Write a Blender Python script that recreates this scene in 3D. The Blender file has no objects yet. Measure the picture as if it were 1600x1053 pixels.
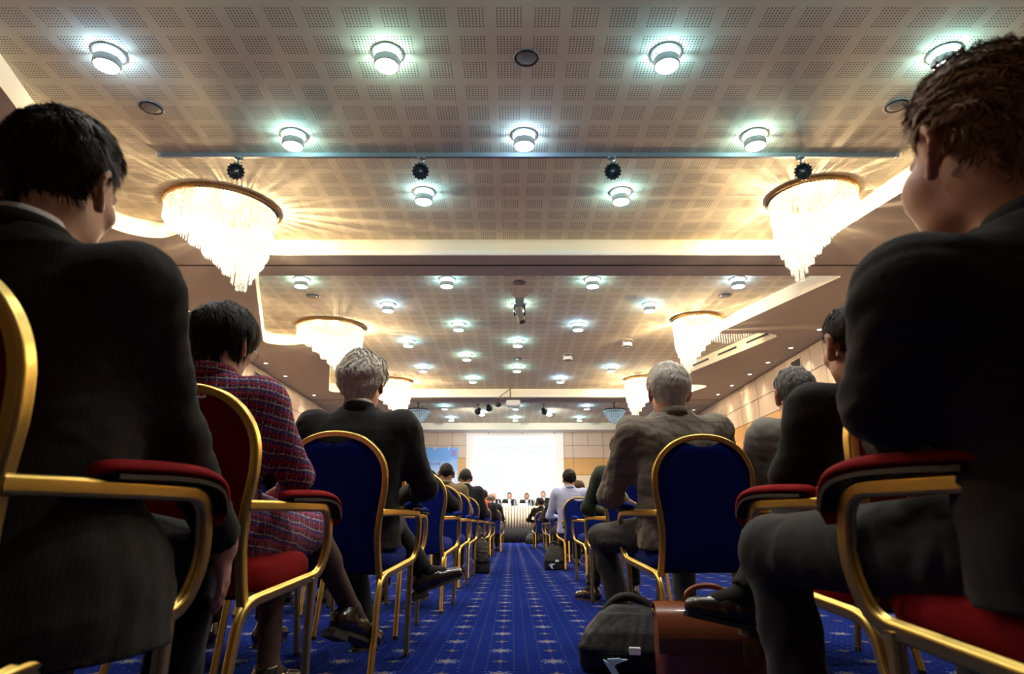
import bpy, bmesh, math, random
import numpy as np
from mathutils import Vector, Matrix, Euler

random.seed(7); np.random.seed(7)
scene = bpy.context.scene
COL = scene.collection
PI = math.pi
R = math.radians

# ------------------------------------------------------------------ camera
cd = bpy.data.cameras.new('camera'); cam = bpy.data.objects.new('camera', cd); COL.objects.link(cam)
cd.sensor_fit = 'HORIZONTAL'; cd.sensor_width = 36.0; cd.lens = 986.0/1600.0*36.0
cam.location = (0, 0, 0.565); cam.rotation_euler = (R(90+16.68), 0, 0)
cd.clip_start = 0.03; cd.clip_end = 100
cd.dof.use_dof = True; cd.dof.focus_distance = 4.5; cd.dof.aperture_fstop = 4.5
scene.camera = cam
# ------------------------------------------------------------------ world and exposure
w = bpy.data.worlds.new('world'); scene.world = w; w.use_nodes = True
w.node_tree.nodes['Background'].inputs[0].default_value = (0.02, 0.02, 0.022, 1)
w.node_tree.nodes['Background'].inputs[1].default_value = 0.2
vs = scene.view_settings
vs.view_transform = 'Standard'; vs.look = 'None'; vs.gamma = 1.0; vs.use_curve_mapping = False
vs.exposure = 0.35
# lamp power of the house lights (watts)
P_HALO, P_DOWN, P_CHAND, P_WASH = 13.5, 98.0, 340.0, 18.0

CEIL, SOFF = 4.40, 4.16          # raised ceiling, soffit level
XL, XR, YB, YF = -6.0, 6.2, -1.3, 25.3
AX = 0.124                       # axis of the hall

# ------------------------------------------------------------------ materials
MATS = {}
def mat(name, color=(.5,.5,.5), rough=.6, metal=0.0, spec=.5, emit=None, es=0.0, sheen=0.0, coat=0.0):
    if name in MATS: return MATS[name]
    m = bpy.data.materials.new(name); m.use_nodes = True
    b = m.node_tree.nodes['Principled BSDF']
    b.inputs['Base Color'].default_value = (*color, 1)
    b.inputs['Roughness'].default_value = rough
    b.inputs['Metallic'].default_value = metal
    b.inputs['Specular IOR Level'].default_value = spec
    if sheen: b.inputs['Sheen Weight'].default_value = sheen; b.inputs['Sheen Roughness'].default_value = .5
    if coat: b.inputs['Coat Weight'].default_value = coat
    if emit:
        b.inputs['Emission Color'].default_value = (*emit, 1); b.inputs['Emission Strength'].default_value = es
    MATS[name] = m
    return m
class NG:
    """small helper to wire shader nodes"""
    def __init__(s, m): s.t = m.node_tree; s.n = s.t.nodes; s.b = s.n['Principled BSDF']
    def new(s, typ, **kw):
        n = s.n.new(typ)
        for k, v in kw.items(): setattr(n, k, v)
        return n
    def link(s, a, b): s.t.links.new(a, b)
    def val(s, x, sock):
        if hasattr(x, 'type') or hasattr(x, 'is_output'): s.link(x, sock)
        else: sock.default_value = x
    def math(s, op, a, b=0.0, c=None):
        n = s.n.new('ShaderNodeMath'); n.operation = op
        s.val(a, n.inputs[0]); s.val(b, n.inputs[1])
        if c is not None: s.val(c, n.inputs[2])
        return n.outputs[0]
    def coord(s, which='Object'):
        n = s.n.new('ShaderNodeTexCoord'); x = s.n.new('ShaderNodeSeparateXYZ')
        s.link(n.outputs[which], x.inputs[0]); return x.outputs[0], x.outputs[1], x.outputs[2], n.outputs[which]
    def noise(s, scale, detail=3, rough=.55, vec=None):
        n = s.n.new('ShaderNodeTexNoise'); n.inputs['Scale'].default_value = scale
        n.inputs['Detail'].default_value = detail; n.inputs['Roughness'].default_value = rough
        if vec is not None: s.link(vec, n.inputs['Vector'])
        return n.outputs[0]
    def mix(s, f, a, b):
        n = s.n.new('ShaderNodeMix'); n.data_type = 'RGBA'
        s.val(f, n.inputs[0])
        for x, i in ((a, 6), (b, 7)):
            if isinstance(x, tuple): n.inputs[i].default_value = (*x, 1) if len(x) == 3 else x
            else: s.link(x, n.inputs[i])
        return n.outputs[2]
    def bump(s, h, strength=.3, dist=.01):
        n = s.n.new('ShaderNodeBump'); n.inputs['Strength'].default_value = strength; n.inputs['Distance'].default_value = dist
        s.link(h, n.inputs['Height']); s.link(n.outputs[0], s.b.inputs['Normal'])
    def base(s, c): s.link(c, s.b.inputs['Base Color'])

def noisy(name, c1, c2, scale=20, rough=.7, bump=0, stretch=None, metal=0, spec=.5, sheen=0, detail=4, coat=0):
    """material with colour variation between c1 and c2 and optional relief"""
    if name in MATS: return MATS[name]
    m = mat(name, c1, rough, metal, spec, sheen=sheen, coat=coat); g = NG(m)
    _, _, _, v = g.coord('Object')
    if stretch:
        mp = g.new('ShaderNodeMapping'); mp.inputs['Scale'].default_value = stretch; g.link(v, mp.inputs['Vector']); v = mp.outputs[0]
    n = g.noise(scale, detail, vec=v)
    g.base(g.mix(n, c1, c2))
    if bump: g.bump(n, bump, .004)
    return m

# perforated plasterboard of the raised ceiling: blocks of 8 x 8 drilled holes on a 0.30 m grid
def m_perforated():
    m = mat('perforated_board', (.60,.53,.45), .85, spec=.2); g = NG(m)
    x, y, z, v = g.coord('Object')
    P, pitch, rad = 0.30, 0.0268, 0.0060
    def cell(c, off):      # coordinate inside the block tile, centred
        a = g.math('ADD', c, -off + P/2 + 30*P); a = g.math('MODULO', a, P); return g.math('SUBTRACT', a, P/2)
    cx, cy = cell(x, -0.0234), cell(y, 4.036)
    inb = g.math('MULTIPLY', g.math('LESS_THAN', g.math('ABSOLUTE', cx), pitch*4), g.math('LESS_THAN', g.math('ABSOLUTE', cy), pitch*4))
    def hole(c):
        a = g.math('ADD', c, pitch*20); a = g.math('MODULO', a, pitch); return g.math('SUBTRACT', a, pitch/2)
    hx, hy = hole(cx), hole(cy)
    d = g.math('SQRT', g.math('ADD', g.math('MULTIPLY', hx, hx), g.math('MULTIPLY', hy, hy)))
    hol = g.math('MULTIPLY', g.math('LESS_THAN', d, rad), inb)
    n = g.noise(1.3, 3, vec=v)
    basec = g.mix(n, (.79,.70,.51), (.73,.645,.47))
    g.base(g.mix(hol, basec, (.05,.035,.022)))
    return m

# woven carpet: royal blue with staggered pale medallions, small gold motifs and pin dots
def m_carpet():
    m = mat('blue_carpet', (.02,.03,.2), 1.0, spec=.0); g = NG(m)
    x, y, z, v = g.coord('Object')
    PX, PY = 0.463, 0.492
    def tile(c, off, p):
        a = g.math('ADD', c, -off + p/2 + 60*p); a = g.math('MODULO', a, p); return g.math('SUBTRACT', a, p/2)
    n1 = g.noise(160, 2, vec=v)
    def lat(ox, oy): return tile(x, ox, PX), tile(y, oy, PY)
    def rad(ax, ay): return g.math('SQRT', g.math('ADD', g.math('MULTIPLY', ax, ax), g.math('MULTIPLY', ay, ay)))
    def star(ox, oy, r, petals, depth):
        ax, ay = lat(ox, oy); rr = rad(ax, ay); an = g.math('ARCTAN2', ay, ax)
        wob = g.math('MULTIPLY', g.math('COSINE', g.math('MULTIPLY', an, float(petals))), depth)
        return rr, g.math('LESS_THAN', rr, g.math('ADD', wob, r)), an
    dark, mid = (.0055,.0115,.085), (.0100,.0200,.135)
    col = g.mix(g.noise(45, 3, vec=v), dark, mid)
    # pin dots on a fine grid
    q = 0.0579
    def fine(c):
        a = g.math('ADD', c, 60*q + .02); a = g.math('MODULO', a, q); return g.math('SUBTRACT', a, q/2)
    dots = g.math('LESS_THAN', rad(fine(x), fine(y)), .0055)
    col = g.mix(g.math('MULTIPLY', dots, .7), col, (.11,.10,.10))
    for ox, oy in ((-0.052, 3.29), (-0.052+PX/2, 3.29+PY/2)):
        rr, s1, an = star(ox, oy, .047, 8, .012)
        lace = g.math('GREATER_THAN', g.math('SINE', g.math('ADD', g.math('MULTIPLY', rr, 420.), g.math('MULTIPLY', an, 4.))), -.25)
        col = g.mix(g.math('MULTIPLY', g.math('MULTIPLY', s1, lace), .75), col, (.17,.20,.31))
        _, s2, _ = star(ox, oy, .017, 4, .005)
        col = g.mix(s2, col, (.30,.24,.10))
        _, s3, _ = star(ox, oy, .007, 4, .0)
        col = g.mix(s3, col, (.03,.03,.10))
    for ox, oy in ((-0.052+PX/2, 3.29), (-0.052, 3.29+PY/2)):
        _, s1, _ = star(ox, oy, .022, 4, .011)
        col = g.mix(g.math('MULTIPLY', s1, .6), col, (.17,.14,.06))
    fade = g.mix(g.math('MULTIPLY', n1, .35), col, dark)
    g.base(fade)
    g.bump(n1, .5, .004)
    return m

M_PERF = m_perforated(); M_CARPET = m_carpet()
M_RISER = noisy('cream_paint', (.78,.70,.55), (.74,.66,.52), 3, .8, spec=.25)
M_SOFF = noisy('shaded_cream_paint', (.50,.445,.37), (.465,.415,.345), 2.2, .85, spec=.2)  # riser's cream darkened: the soffit's weaker light is put into its colour
M_WHITE = noisy('white_paint', (.80,.77,.71), (.77,.74,.68), 3, .7, spec=.3)
M_PANEL = noisy('beige_laminate', (.60,.47,.36), (.55,.43,.325), 5, .38, stretch=(1,1,.12), spec=.45)
M_OAK = noisy('honey_veneer', (.62,.36,.12), (.54,.30,.09), 9, .4, stretch=(1,1,.1), spec=.45)
M_PALE = noisy('pale_veneer', (.70,.58,.42), (.63,.52,.37), 9, .45, stretch=(1,1,.1), spec=.4)
M_JOINT = mat('dark_joint', (.05,.035,.025), .8)
M_GOLD = noisy('gold_metal', (.86,.62,.17), (.76,.53,.13), 14, .34, metal=1.0)
M_BRASS = mat('polished_brass', (.72,.48,.22), .16, 1.0)
M_RED = noisy('red_fabric', (.27,.008,.010), (.20,.005,.007), 260, .9, bump=.25, spec=.1)
M_BLUE = noisy('blue_fabric', (.007,.020,.20), (.005,.014,.145), 260, .9, bump=.25, spec=.1)
M_BLACKP = mat('black_plastic', (.012,.012,.013), .45)
M_CHROME = mat('brushed_steel', (.55,.56,.57), .32, 1.0)
M_GREYMET = mat('grey_enamel', (.27,.27,.27), .45, .3)

# ------------------------------------------------------------------ object helpers
def setp(o, label=None, cat=None, group=None, kind=None):
    if label: o['label'] = label
    if cat: o['category'] = cat
    if group: o['group'] = group
    if kind: o['kind'] = kind
    return o
def link(name, me, m=None, parent=None, smooth=False):
    o = bpy.data.objects.new(name, me); COL.objects.link(o)
    if m is not None and len(me.materials) == 0: me.materials.append(m)
    if parent is not None: o.parent = parent
    if smooth: me.shade_smooth()
    return o
def empty(name, loc=(0,0,0), rz=0.0):
    o = bpy.data.objects.new(name, None); COL.objects.link(o); o.empty_display_size = .1
    o.location = loc; o.rotation_euler = (0, 0, rz); return o
def copy_tree(o, parent=None):
    c = o.copy(); COL.objects.link(c)
    if parent is not None: c.parent = parent
    for ch in list(o.children): copy_tree(ch, c)
    return c
def pyd(name, v, f):
    me = bpy.data.meshes.new(name); me.from_pydata([tuple(map(float, p)) for p in v], [], f); me.update(); return me
class MB:
    """collects primitive shapes into one mesh"""
    def __init__(s): s.v = []; s.f = []
    def add(s, v, f):
        b = len(s.v); s.v += [tuple(p) for p in v]; s.f += [tuple(i+b for i in q) for q in f]; return s
    def box(s, a, b, bev=0.0):
        x0,y0,z0 = a; x1,y1,z1 = b
        if bev <= 0:
            v = [(x0,y0,z0),(x1,y0,z0),(x1,y1,z0),(x0,y1,z0),(x0,y0,z1),(x1,y0,z1),(x1,y1,z1),(x0,y1,z1)]
            return s.add(v, [(0,3,2,1),(4,5,6,7),(0,1,5,4),(1,2,6,5),(2,3,7,6),(3,0,4,7)])
        bm = bmesh.new(); bmesh.ops.create_cube(bm, size=1)
        for q in bm.verts: q.co = ((x0+x1)/2+q.co.x*(x1-x0), (y0+y1)/2+q.co.y*(y1-y0), (z0+z1)/2+q.co.z*(z1-z0))
        bmesh.ops.bevel(bm, geom=bm.edges[:], offset=bev, segments=2, affect='EDGES')
        bm.verts.index_update(); s.add([q.co[:] for q in bm.verts], [[q.index for q in f.verts] for f in bm.faces]); bm.free(); return s
    def lathe(s, prof, c=(0,0,0), n=24, axis='z', cap=True):
        v = []; f = []
        for r, h in prof:
            for i in range(n):
                a = 2*PI*i/n; p = (r*math.cos(a), r*math.sin(a), h)
                if axis == 'y': p = (p[0], p[2], p[1])
                if axis == 'x': p = (p[2], p[0], p[1])
                v.append((p[0]+c[0], p[1]+c[1], p[2]+c[2]))
        m = len(prof)
        for j in range(m-1):
            for i in range(n): f.append((j*n+i, j*n+(i+1)%n, (j+1)*n+(i+1)%n, (j+1)*n+i))
        if cap: f.append(tuple(reversed(range(n)))); f.append(tuple((m-1)*n+i for i in range(n)))
        return s.add(v, f)
    def tube(s, path, r, n=8, closed=False, prof=None, ref=(0,0,1), cap=True):
        """sweep a round or custom (u,w) profile along a path with transported frames"""
        P = [Vector(p) for p in path]; m = len(P); prof = prof or [(math.cos(2*PI*i/n), math.sin(2*PI*i/n)) for i in range(n)]
        n = len(prof); T = []
        for i in range(m):
            a = P[(i-1) % m] if (closed or i > 0) else P[i]; b = P[(i+1) % m] if (closed or i < m-1) else P[i]
            T.append((b-a).normalized())
        u = Vector(ref) - T[0]*T[0].dot(Vector(ref))
        if u.length < 1e-4: u = T[0].orthogonal()
        u.normalize(); v = []; f = []
        for i in range(m):
            u = u - T[i]*T[i].dot(u); u.normalize(); wv = T[i].cross(u)
            rr = r[i] if isinstance(r, (list, tuple)) else r
            for a, b in prof: v.append(P[i] + u*(a*rr) + wv*(b*rr))
        for i in range(m if closed else m-1):
            j = (i+1) % m
            for k in range(n): f.append((i*n+k, i*n+(k+1)%n, j*n+(k+1)%n, j*n+k))
        if cap and not closed: f.append(tuple(reversed(range(n)))); f.append(tuple((m-1)*n+k for k in range(n)))
        return s.add(v, f)
    def ball(s, c, r, n=12, m=8, mtx=None):
        if not isinstance(r, (tuple, list)): r = (r, r, r)
        v = []; f = []
        for j in range(m+1):
            t = PI*j/m
            for i in range(n):
                a = 2*PI*i/n; p = Vector((r[0]*math.sin(t)*math.cos(a), r[1]*math.sin(t)*math.sin(a), r[2]*math.cos(t)))
                if mtx is not None: p = mtx @ p
                v.append((p.x+c[0], p.y+c[1], p.z+c[2]))
        for j in range(m):
            for i in range(n): f.append((j*n+i, (j+1)*n+i, (j+1)*n+(i+1)%n, j*n+(i+1)%n))
        return s.add(v, f)
    def mesh(s, name):
        me = pyd(name, s.v, s.f)
        bm = bmesh.new(); bm.from_mesh(me); bmesh.ops.remove_doubles(bm, verts=bm.verts, dist=1e-6)
        bmesh.ops.recalc_face_normals(bm, faces=bm.faces); bm.to_mesh(me); bm.free(); return me
    def obj(s, name, m, parent=None, smooth=False, angle=None):
        o = link(name, s.mesh(name), m, parent)
        if smooth:
            o.data.shade_smooth()
            if angle: o.data.set_sharp_from_angle(angle=R(angle))
        return o
def spline(pts, k=6):
    """Catmull-Rom through points"""
    P = [Vector(p) for p in pts]; P = [P[0]*2-P[1]] + P + [P[-1]*2-P[-2]]; out = []
    for i in range(1, len(P)-2):
        a, b, c, d = P[i-1], P[i], P[i+1], P[i+2]
        for j in range(k):
            t = j/k
            out.append(.5*((2*b)+(c-a)*t+(2*a-5*b+4*c-d)*t*t+(3*b-a-3*c+d)*t**3))
    out.append(P[-2]); return out
def fillet(pts, radii, k=6, closed=True):
    """round the corners of a polyline (2-D or 3-D)"""
    P = [Vector(p) for p in pts]; n = len(P); out = []
    for i in range(n):
        r = radii[i] if isinstance(radii, (list, tuple)) else radii
        if r <= 0 or (not closed and i in (0, n-1)): out.append(P[i]); continue
        a, b, c = P[i-1], P[i], P[(i+1) % n]
        u = (a-b); l1 = u.length; u.normalize(); w2 = (c-b); l2 = w2.length; w2.normalize()
        d = min(r, l1*.48, l2*.48); s, e = b+u*d, b+w2*d
        for j in range(k+1):
            t = j/k; out.append((s*(1-t)+b*t)*(1-t)+(b*(1-t)+e*t)*t)
    return out
def light(name, typ, loc, energy, color=(1,1,1), parent=None, **kw):
    l = bpy.data.lights.new(name, typ); l.energy = energy; l.color = color
    for k, v in kw.items(): setattr(l, k, v)
    o = bpy.data.objects.new(name, l); COL.objects.link(o); o.location = loc
    if parent is not None: o.parent = parent
    return o
# ================================================================== THE ROOM
def quad(name, pts, m, kind='structure'):
    o = link(name, pyd(name, pts, [tuple(range(len(pts)))]), m); o['kind'] = kind; return o
MB().box((XL-.2, YB-.2, -.1), (XR+.2, YF+.2, 0)).obj('floor', M_CARPET)['kind'] = 'structure'
MB().box((XL-.2, YB-.2, CEIL), (XR+.2, YF+.2, CEIL+.1)).obj('ceiling', M_PERF)['kind'] = 'structure'

# lowered soffit: a plate with three wave-edged coffers cut out
def coffer(pts): return fillet([p[:2]+(0,) for p in pts], [p[2] for p in pts])
C1 = [(-3.3,-1.0,0), (-3.55,2.8,.1), (-3.95,3.05,.3), (-5.12,7.25,.5), (-4.62,7.58,.5), (-4.0,7.20,.5), (-3.6,8.06,.5), (3.98,8.06,.12), (5.25,2.6,.3), (4.5,2.2,.4), (4.7,-1.0,0)]
C2 = [(-3.86,8.80,.15), (-5.10,12.45,.55), (-4.6,12.62,.4), (-4.15,12.40,.4), (-3.88,13.0,.3), (-5.12,17.35,.5), (-4.6,17.45,.4), (-4.1,17.25,.4), (-3.85,18.1,.2), (4.75,18.1,.15), (5.27,16.62,.25), (5.0,16.40,.2), (3.92,16.42,.3), (5.27,11.92,.28), (5.0,11.72,.2), (3.95,11.82,.3), (4.97,8.80,.1)]
C3 = [(-4.7,18.95,.2), (-4.7,24.4,.2), (4.9,24.4,.2), (4.9,18.95,.2)]
cu = bpy.data.curves.new('soffit_outline', 'CURVE'); cu.dimensions = '2D'; cu.fill_mode = 'BOTH'; cu.extrude = (CEIL-SOFF)/2
def addsp(pts):
    sp = cu.splines.new('POLY'); sp.points.add(len(pts)-1); sp.use_cyclic_u = True
    for q, p in zip(sp.points, pts): q.co = (p[0], p[1], 0, 1)
addsp([(XL-.2,YB-.2),(XR+.2,YB-.2),(XR+.2,YF+.2),(XL-.2,YF+.2)])
for c in (C1, C2, C3): addsp(coffer(c))
tmp = bpy.data.objects.new('tmp', cu); COL.objects.link(tmp)
dg = bpy.context.evaluated_depsgraph_get()
me = bpy.data.meshes.new_from_object(tmp.evaluated_get(dg)); bpy.data.objects.remove(tmp)
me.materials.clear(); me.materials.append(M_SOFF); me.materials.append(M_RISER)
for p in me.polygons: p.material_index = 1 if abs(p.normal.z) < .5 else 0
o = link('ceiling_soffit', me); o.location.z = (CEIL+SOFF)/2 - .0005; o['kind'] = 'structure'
# narrow cream moulding along the crossbeams and dark sliding-partition tracks
for n, (y, z) in enumerate(((8.40, SOFF), (18.50, SOFF))):
    MB().box((XL, y-.018, z-.006), (XR, y+.018, z)).obj('trim_%d' % (n+1), M_JOINT)['kind'] = 'structure'
for n, y in enumerate((8.06, 18.1)):
    MB().box((-3.45, y-.02, SOFF-.001), (3.9, y+.0, SOFF+.075), .008).obj('trim_%d' % (n+3), M_WHITE)['kind'] = 'structure'
MB().box((XL, YF-.9, SOFF-.02), (XR, YF, SOFF), .004).obj('trim_5', M_WHITE)['kind'] = 'structure'

# walls: backing plus individual panels
ROWS = [(4.155, 3.64, .6, M_PANEL), (3.64, 3.15, 1.2, M_PANEL), (3.15, 2.49, 1.2, M_OAK), (2.49, 1.05, 1.2, M_PALE), (1.05, .14, 1.2, M_OAK)]
GAP = .007
PANEL = {}
def panel(wdt, hgt, m):
    k = (round(wdt, 3), round(hgt, 3), m.name)
    if k not in PANEL:
        me = MB().box((-wdt/2+GAP, -.022, -hgt/2+GAP), (wdt/2-GAP, 0, hgt/2-GAP), .004).mesh('panel'); me.materials.append(m); PANEL[k] = me
    return PANEL[k]
def wall(name, p0, p1, rz, length, start=0.0, skip=None):
    """backing from p0 to p1 with panels whose faces point along rotated -Y"""
    b = MB(); b.box(p0, p1); wo = b.obj(name, M_JOINT); wo['kind'] = 'structure'; return wo
wl = wall('wall_left', (XL-.2, YB, 0), (XL-.022, YF, SOFF), 0, 0)
wr = wall('wall_right', (XR+.022, YB, 0), (XR+.2, YF, SOFF), 0, 0)
wf = wall('wall_front', (XL-.2, YF+.022, 0), (XR+.2, YF+.2, SOFF), 0, 0)
wb = MB().box((XL-.2, YB-.2, 0), (XR+.2, YB, SOFF)).obj('wall_back', noisy('dark_walnut', (.09,.05,.03), (.06,.035,.02), 6, .5, stretch=(1,1,.1))); wb['kind'] = 'structure'
for z1, z0, pw, m in ROWS:
    for side, parent, x, rz in ((-1, wl, XL-.022, R(90)), (1, wr, XR+.022, R(-90))):
        y = 4.9
        while y < YF-.1:
            yy = min(y+pw, YF); me = panel(yy-y, z1-z0, m)
            po = bpy.data.objects.new('panel', me); COL.objects.link(po); po.parent = parent
            po.location = (x, (y+yy)/2, (z0+z1)/2); po.rotation_euler = (0, 0, rz); y += pw
    x = -5.975 + (.6 if pw > 1 else 0) - (.6 if pw > 1 else 0)
    while x < XR-.05:
        xx = min(x+pw, XR); me = panel(xx-x, z1-z0, m)
        po = bpy.data.objects.new('panel', me); COL.objects.link(po); po.parent = wf
        po.location = ((x+xx)/2, YF+.022, (z0+z1)/2); x += pw
for side, parent, x in ((-1, wl, XL-.02), (1, wr, XR+.02)):      # rear stretch of each side wall, seen by nobody: one long panel row
    MB().box((min(x, x-side*.02), YB, .14), (max(x, x-side*.02), 4.88, 4.155)).obj('panel', M_PANEL, parent)
for side, x in (('left', XL), ('right', XR)):
    s = 1 if side == 'left' else -1
    MB().box((min(x-.02*s, x+.025*s), YB, 0), (max(x-.02*s, x+.025*s), YF, .13), .006).obj('baseboard_'+side, noisy('dark_oak', (.16,.08,.03), (.12,.06,.02), 8, .5))['kind'] = 'structure'

# ventilation grilles on the walls
def vent(label, x, y, z, wdt, hgt, rz):
    t = empty('wall_vent', (x, y, z), rz); setp(t, label, 'vent')
    f = MB(); b = .025
    f.box((-wdt/2, -.02, -hgt/2), (wdt/2, 0, -hgt/2+b)).box((-wdt/2, -.02, hgt/2-b), (wdt/2, 0, hgt/2)).box((-wdt/2, -.02, -hgt/2+b), (-wdt/2+b, 0, hgt/2-b)).box((wdt/2-b, -.02, -hgt/2+b), (wdt/2, 0, hgt/2-b))
    f.obj('frame', M_PALE, t)
    MB().box((-wdt/2+b, -.004, -hgt/2+b), (wdt/2-b, 0, hgt/2-b)).obj('backing', M_BLACKP, t)
    n = int((hgt-.05)/.03)
    for i in range(n):
        z0 = -hgt/2+b+.03*(i+.4)
        MB().box((-wdt/2+b, -.014, z0), (wdt/2-b, -.004, z0+.008)).obj('slat', M_JOINT, t)
vent('small slotted air vent high on the right wall among beige panels', XR-.002, 13.35, 3.93, .52, .26, R(-90))
vent('long dark air grille high on the left wall by the dark-haired woman', XL+.002, 12.55, 3.93, .95, .34, R(90))
vent('narrow short air vent high on the left wall further from the camera', XL+.002, 14.55, 3.96, .5, .16, R(90))
# slot diffusers let into the slanted riser of the right coffer
vd = Vector((3.92-5.27, 16.42-11.92)); vdn = vd.normalized(); ang = math.atan2(vdn.y, vdn.x)
for i, t0 in enumerate((.22, 1.25, 2.3)):
    c = Vector((5.27, 11.92)) + vdn*(t0+.42)
    t = empty('slot_diffuser', (c.x, c.y, SOFF+.13), ang)
    setp(t, 'black air slot in cream riser of right coffer, %s the camera' % ('nearest', 'middle one from', 'farthest of three from')[i], 'air slot', 'air slots in the right coffer edge')
    MB().box((-.36, -.004, -.03), (.36, .014, .03)).obj('frame', M_RISER, t)
    MB().box((-.34, .012, -.02), (.34, .02, .02)).obj('opening', M_BLACKP, t)

# ------------------------------------------------------------------ stage, screen, banner
MB().box((XL+.3, 23.55, 0), (XR-.3, YF, .50), .01).obj('floor_stage', noisy('stage_carpet', (.02,.025,.08), (.015,.018,.06), 60, .95))['kind'] = 'structure'
# pleated black skirt along the stage front
def pleats(name, x0, x1, y, z0, z1, depth, pitch, m, parent=None, ripple=.3):
    b = []; f = []; n = int((x1-x0)/pitch*8); rng = random.Random(3)
    for i in range(n+1):
        x = x0+(x1-x0)*i/n; ph = 2*PI*(x-x0)/pitch
        for k, z in enumerate((z0, z0+(z1-z0)*.5, z1)):
            a = depth*(1.0 if k < 2 else .55)
            b.append((x, y - a*(.5+.5*math.sin(ph+ripple*math.sin(ph*.13))), z))
        for k, z in enumerate((z0, z1)): b.append((x, y+.01, z))
    for i in range(n):
        o5 = i*5; q = o5+5
        f += [(o5,q,q+1,o5+1), (o5+1,q+1,q+2,o5+2), (o5+2,q+2,q+4,o5+4), (o5+4,q+4,q+3,o5+3), (o5+3,q+3,q,o5)]
    o = link(name, pyd(name, b, f), m, parent, True); return o
o = pleats('stage_skirt', -3.2, 3.6, 23.54, .01, .495, .06, .17, mat('black_cloth', (.005,.005,.007), .85))
setp(o, 'black pleated skirt hanging along the low stage front', 'stage skirt')

def m_screen():
    m = mat('projected_slide', (.9,.92,.95), .9); g = NG(m)
    x, y, z, v = g.coord('Object')
    # faint lines of blurred type: rows with word-like breaks
    row = g.math('MODULO', g.math('ADD', z, 10.0), .098)
    inrow = g.math('MULTIPLY', g.math('GREATER_THAN', row, .03), g.math('LESS_THAN', row, .068))
    mp = g.new('ShaderNodeMapping'); mp.inputs['Scale'].default_value = (16, 1, 10.2); g.link(v, mp.inputs['Vector'])
    nz = g.noise(1.0, 2, vec=mp.outputs[0])
    word = g.math('GREATER_THAN', nz, .45)
    def rng(c, a, b): return g.math('MULTIPLY', g.math('GREATER_THAN', c, a), g.math('LESS_THAN', c, b))
    blk = None
    for xa, xb, za, zb in ((-1.45, .45, .96, 1.12), (-1.45, 1.5, .45, .84), (-1.45, -.45, -.32, .1), (-1.4, -.55, -.98, -.42)):
        q = g.math('MULTIPLY', rng(x, xa, xb), rng(z, za, zb)); blk = q if blk is None else g.math('MAXIMUM', blk, q)
    ink = g.math('MULTIPLY', g.math('MULTIPLY', inrow, word), blk)
    # faint crescent mark low in the middle
    dx = g.math('ADD', x, -.18); dz = g.math('ADD', z, .62); d1 = g.math('SQRT', g.math('ADD', g.math('MULTIPLY', dx, dx), g.math('MULTIPLY', dz, dz)))
    dx2 = g.math('ADD', x, -.28); dz2 = g.math('ADD', z, .54); d2 = g.math('SQRT', g.math('ADD', g.math('MULTIPLY', dx2, dx2), g.math('MULTIPLY', dz2, dz2)))
    cr = g.math('MULTIPLY', g.math('LESS_THAN', d1, .28), g.math('GREATER_THAN', d2, .24))
    ink = g.math('MAXIMUM', ink, g.math('MULTIPLY', cr, .6))
    col = g.mix(g.math('MULTIPLY', ink, .26), (.93,.98,1.0), (.40,.46,.68))
    g.link(col, g.b.inputs['Emission Color']); g.b.inputs['Emission Strength'].default_value = .71
    g.b.inputs['Base Color'].default_value = (.12,.12,.12,1)
    return m
t = empty('projection_screen', (.115, YF-.06, 2.82)); setp(t, 'big white projection screen with glowing slide above the speakers', 'screen')
MB().box((-1.93, -.004, -1.45), (1.93, .02, 1.27), .003).obj('border', mat('screen_cloth', (.86,.85,.82), .9), t)
MB().box((-1.655, -.012, -1.22), (1.625, -.005, 1.19)).obj('slide_image', m_screen(), t)
MB().box((-1.96, -.04, 1.27), (1.96, .03, 1.315), .006).obj('case', M_WHITE, t)
for x in (-1.0, .35, 1.62):
    MB().ball((x-.05, -.05, 1.29), .022, 8, 6).obj('hook', M_BLACKP, t)

def m_banner():
    m = mat('sky_print', (.5,.7,.9), .6); g = NG(m)
    x, y, z, v = g.coord('Object')
    n = g.noise(2.3, 5, vec=v)
    h = g.math('ADD', g.math('MULTIPLY', z, .75), .32)
    f = g.math('MULTIPLY_ADD', n, .9, g.math('MULTIPLY', h, -1.0)); 
    f = g.math('MINIMUM', g.math('MAXIMUM', g.math('ADD', f, .15), 0.0), 1.0)
    g.base(g.mix(f, (.16,.40,.86), (.80,.90,.98))); return m
t = empty('event_banner', (-3.15, YF-.05, 2.77)); setp(t, 'blue sky banner with small logos on the wall left of screen', 'banner')
MB().box((-1.02, 0, -.80), (1.02, .02, .78), .003).obj('print', m_banner(), t)
def text(s, size, loc, m, parent, name='lettering', rot=(R(90), 0, 0), ext=.001):
    c = bpy.data.curves.new(name, 'FONT'); c.body = s; c.size = size; c.extrude = ext; c.align_x = 'CENTER'
    o = bpy.data.objects.new('tmp', c); COL.objects.link(o); dg = bpy.context.evaluated_depsgraph_get()
    me = bpy.data.meshes.new_from_object(o.evaluated_get(dg)); bpy.data.objects.remove(o)
    o = link(name, me, m, parent); o.location = loc; o.rotation_euler = rot; return o
M_NAVY = mat('navy_ink', (.05,.09,.25), .7); M_REDINK = mat('red_ink', (.62,.06,.16), .7)
text('ICOME', .125, (.14, -.003, .10), M_NAVY, t); text('12', .20, (-.10, -.003, -.26), M_NAVY, t)
text('c', .12, (-.42, -.003, -.24), M_NAVY, t)
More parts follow.
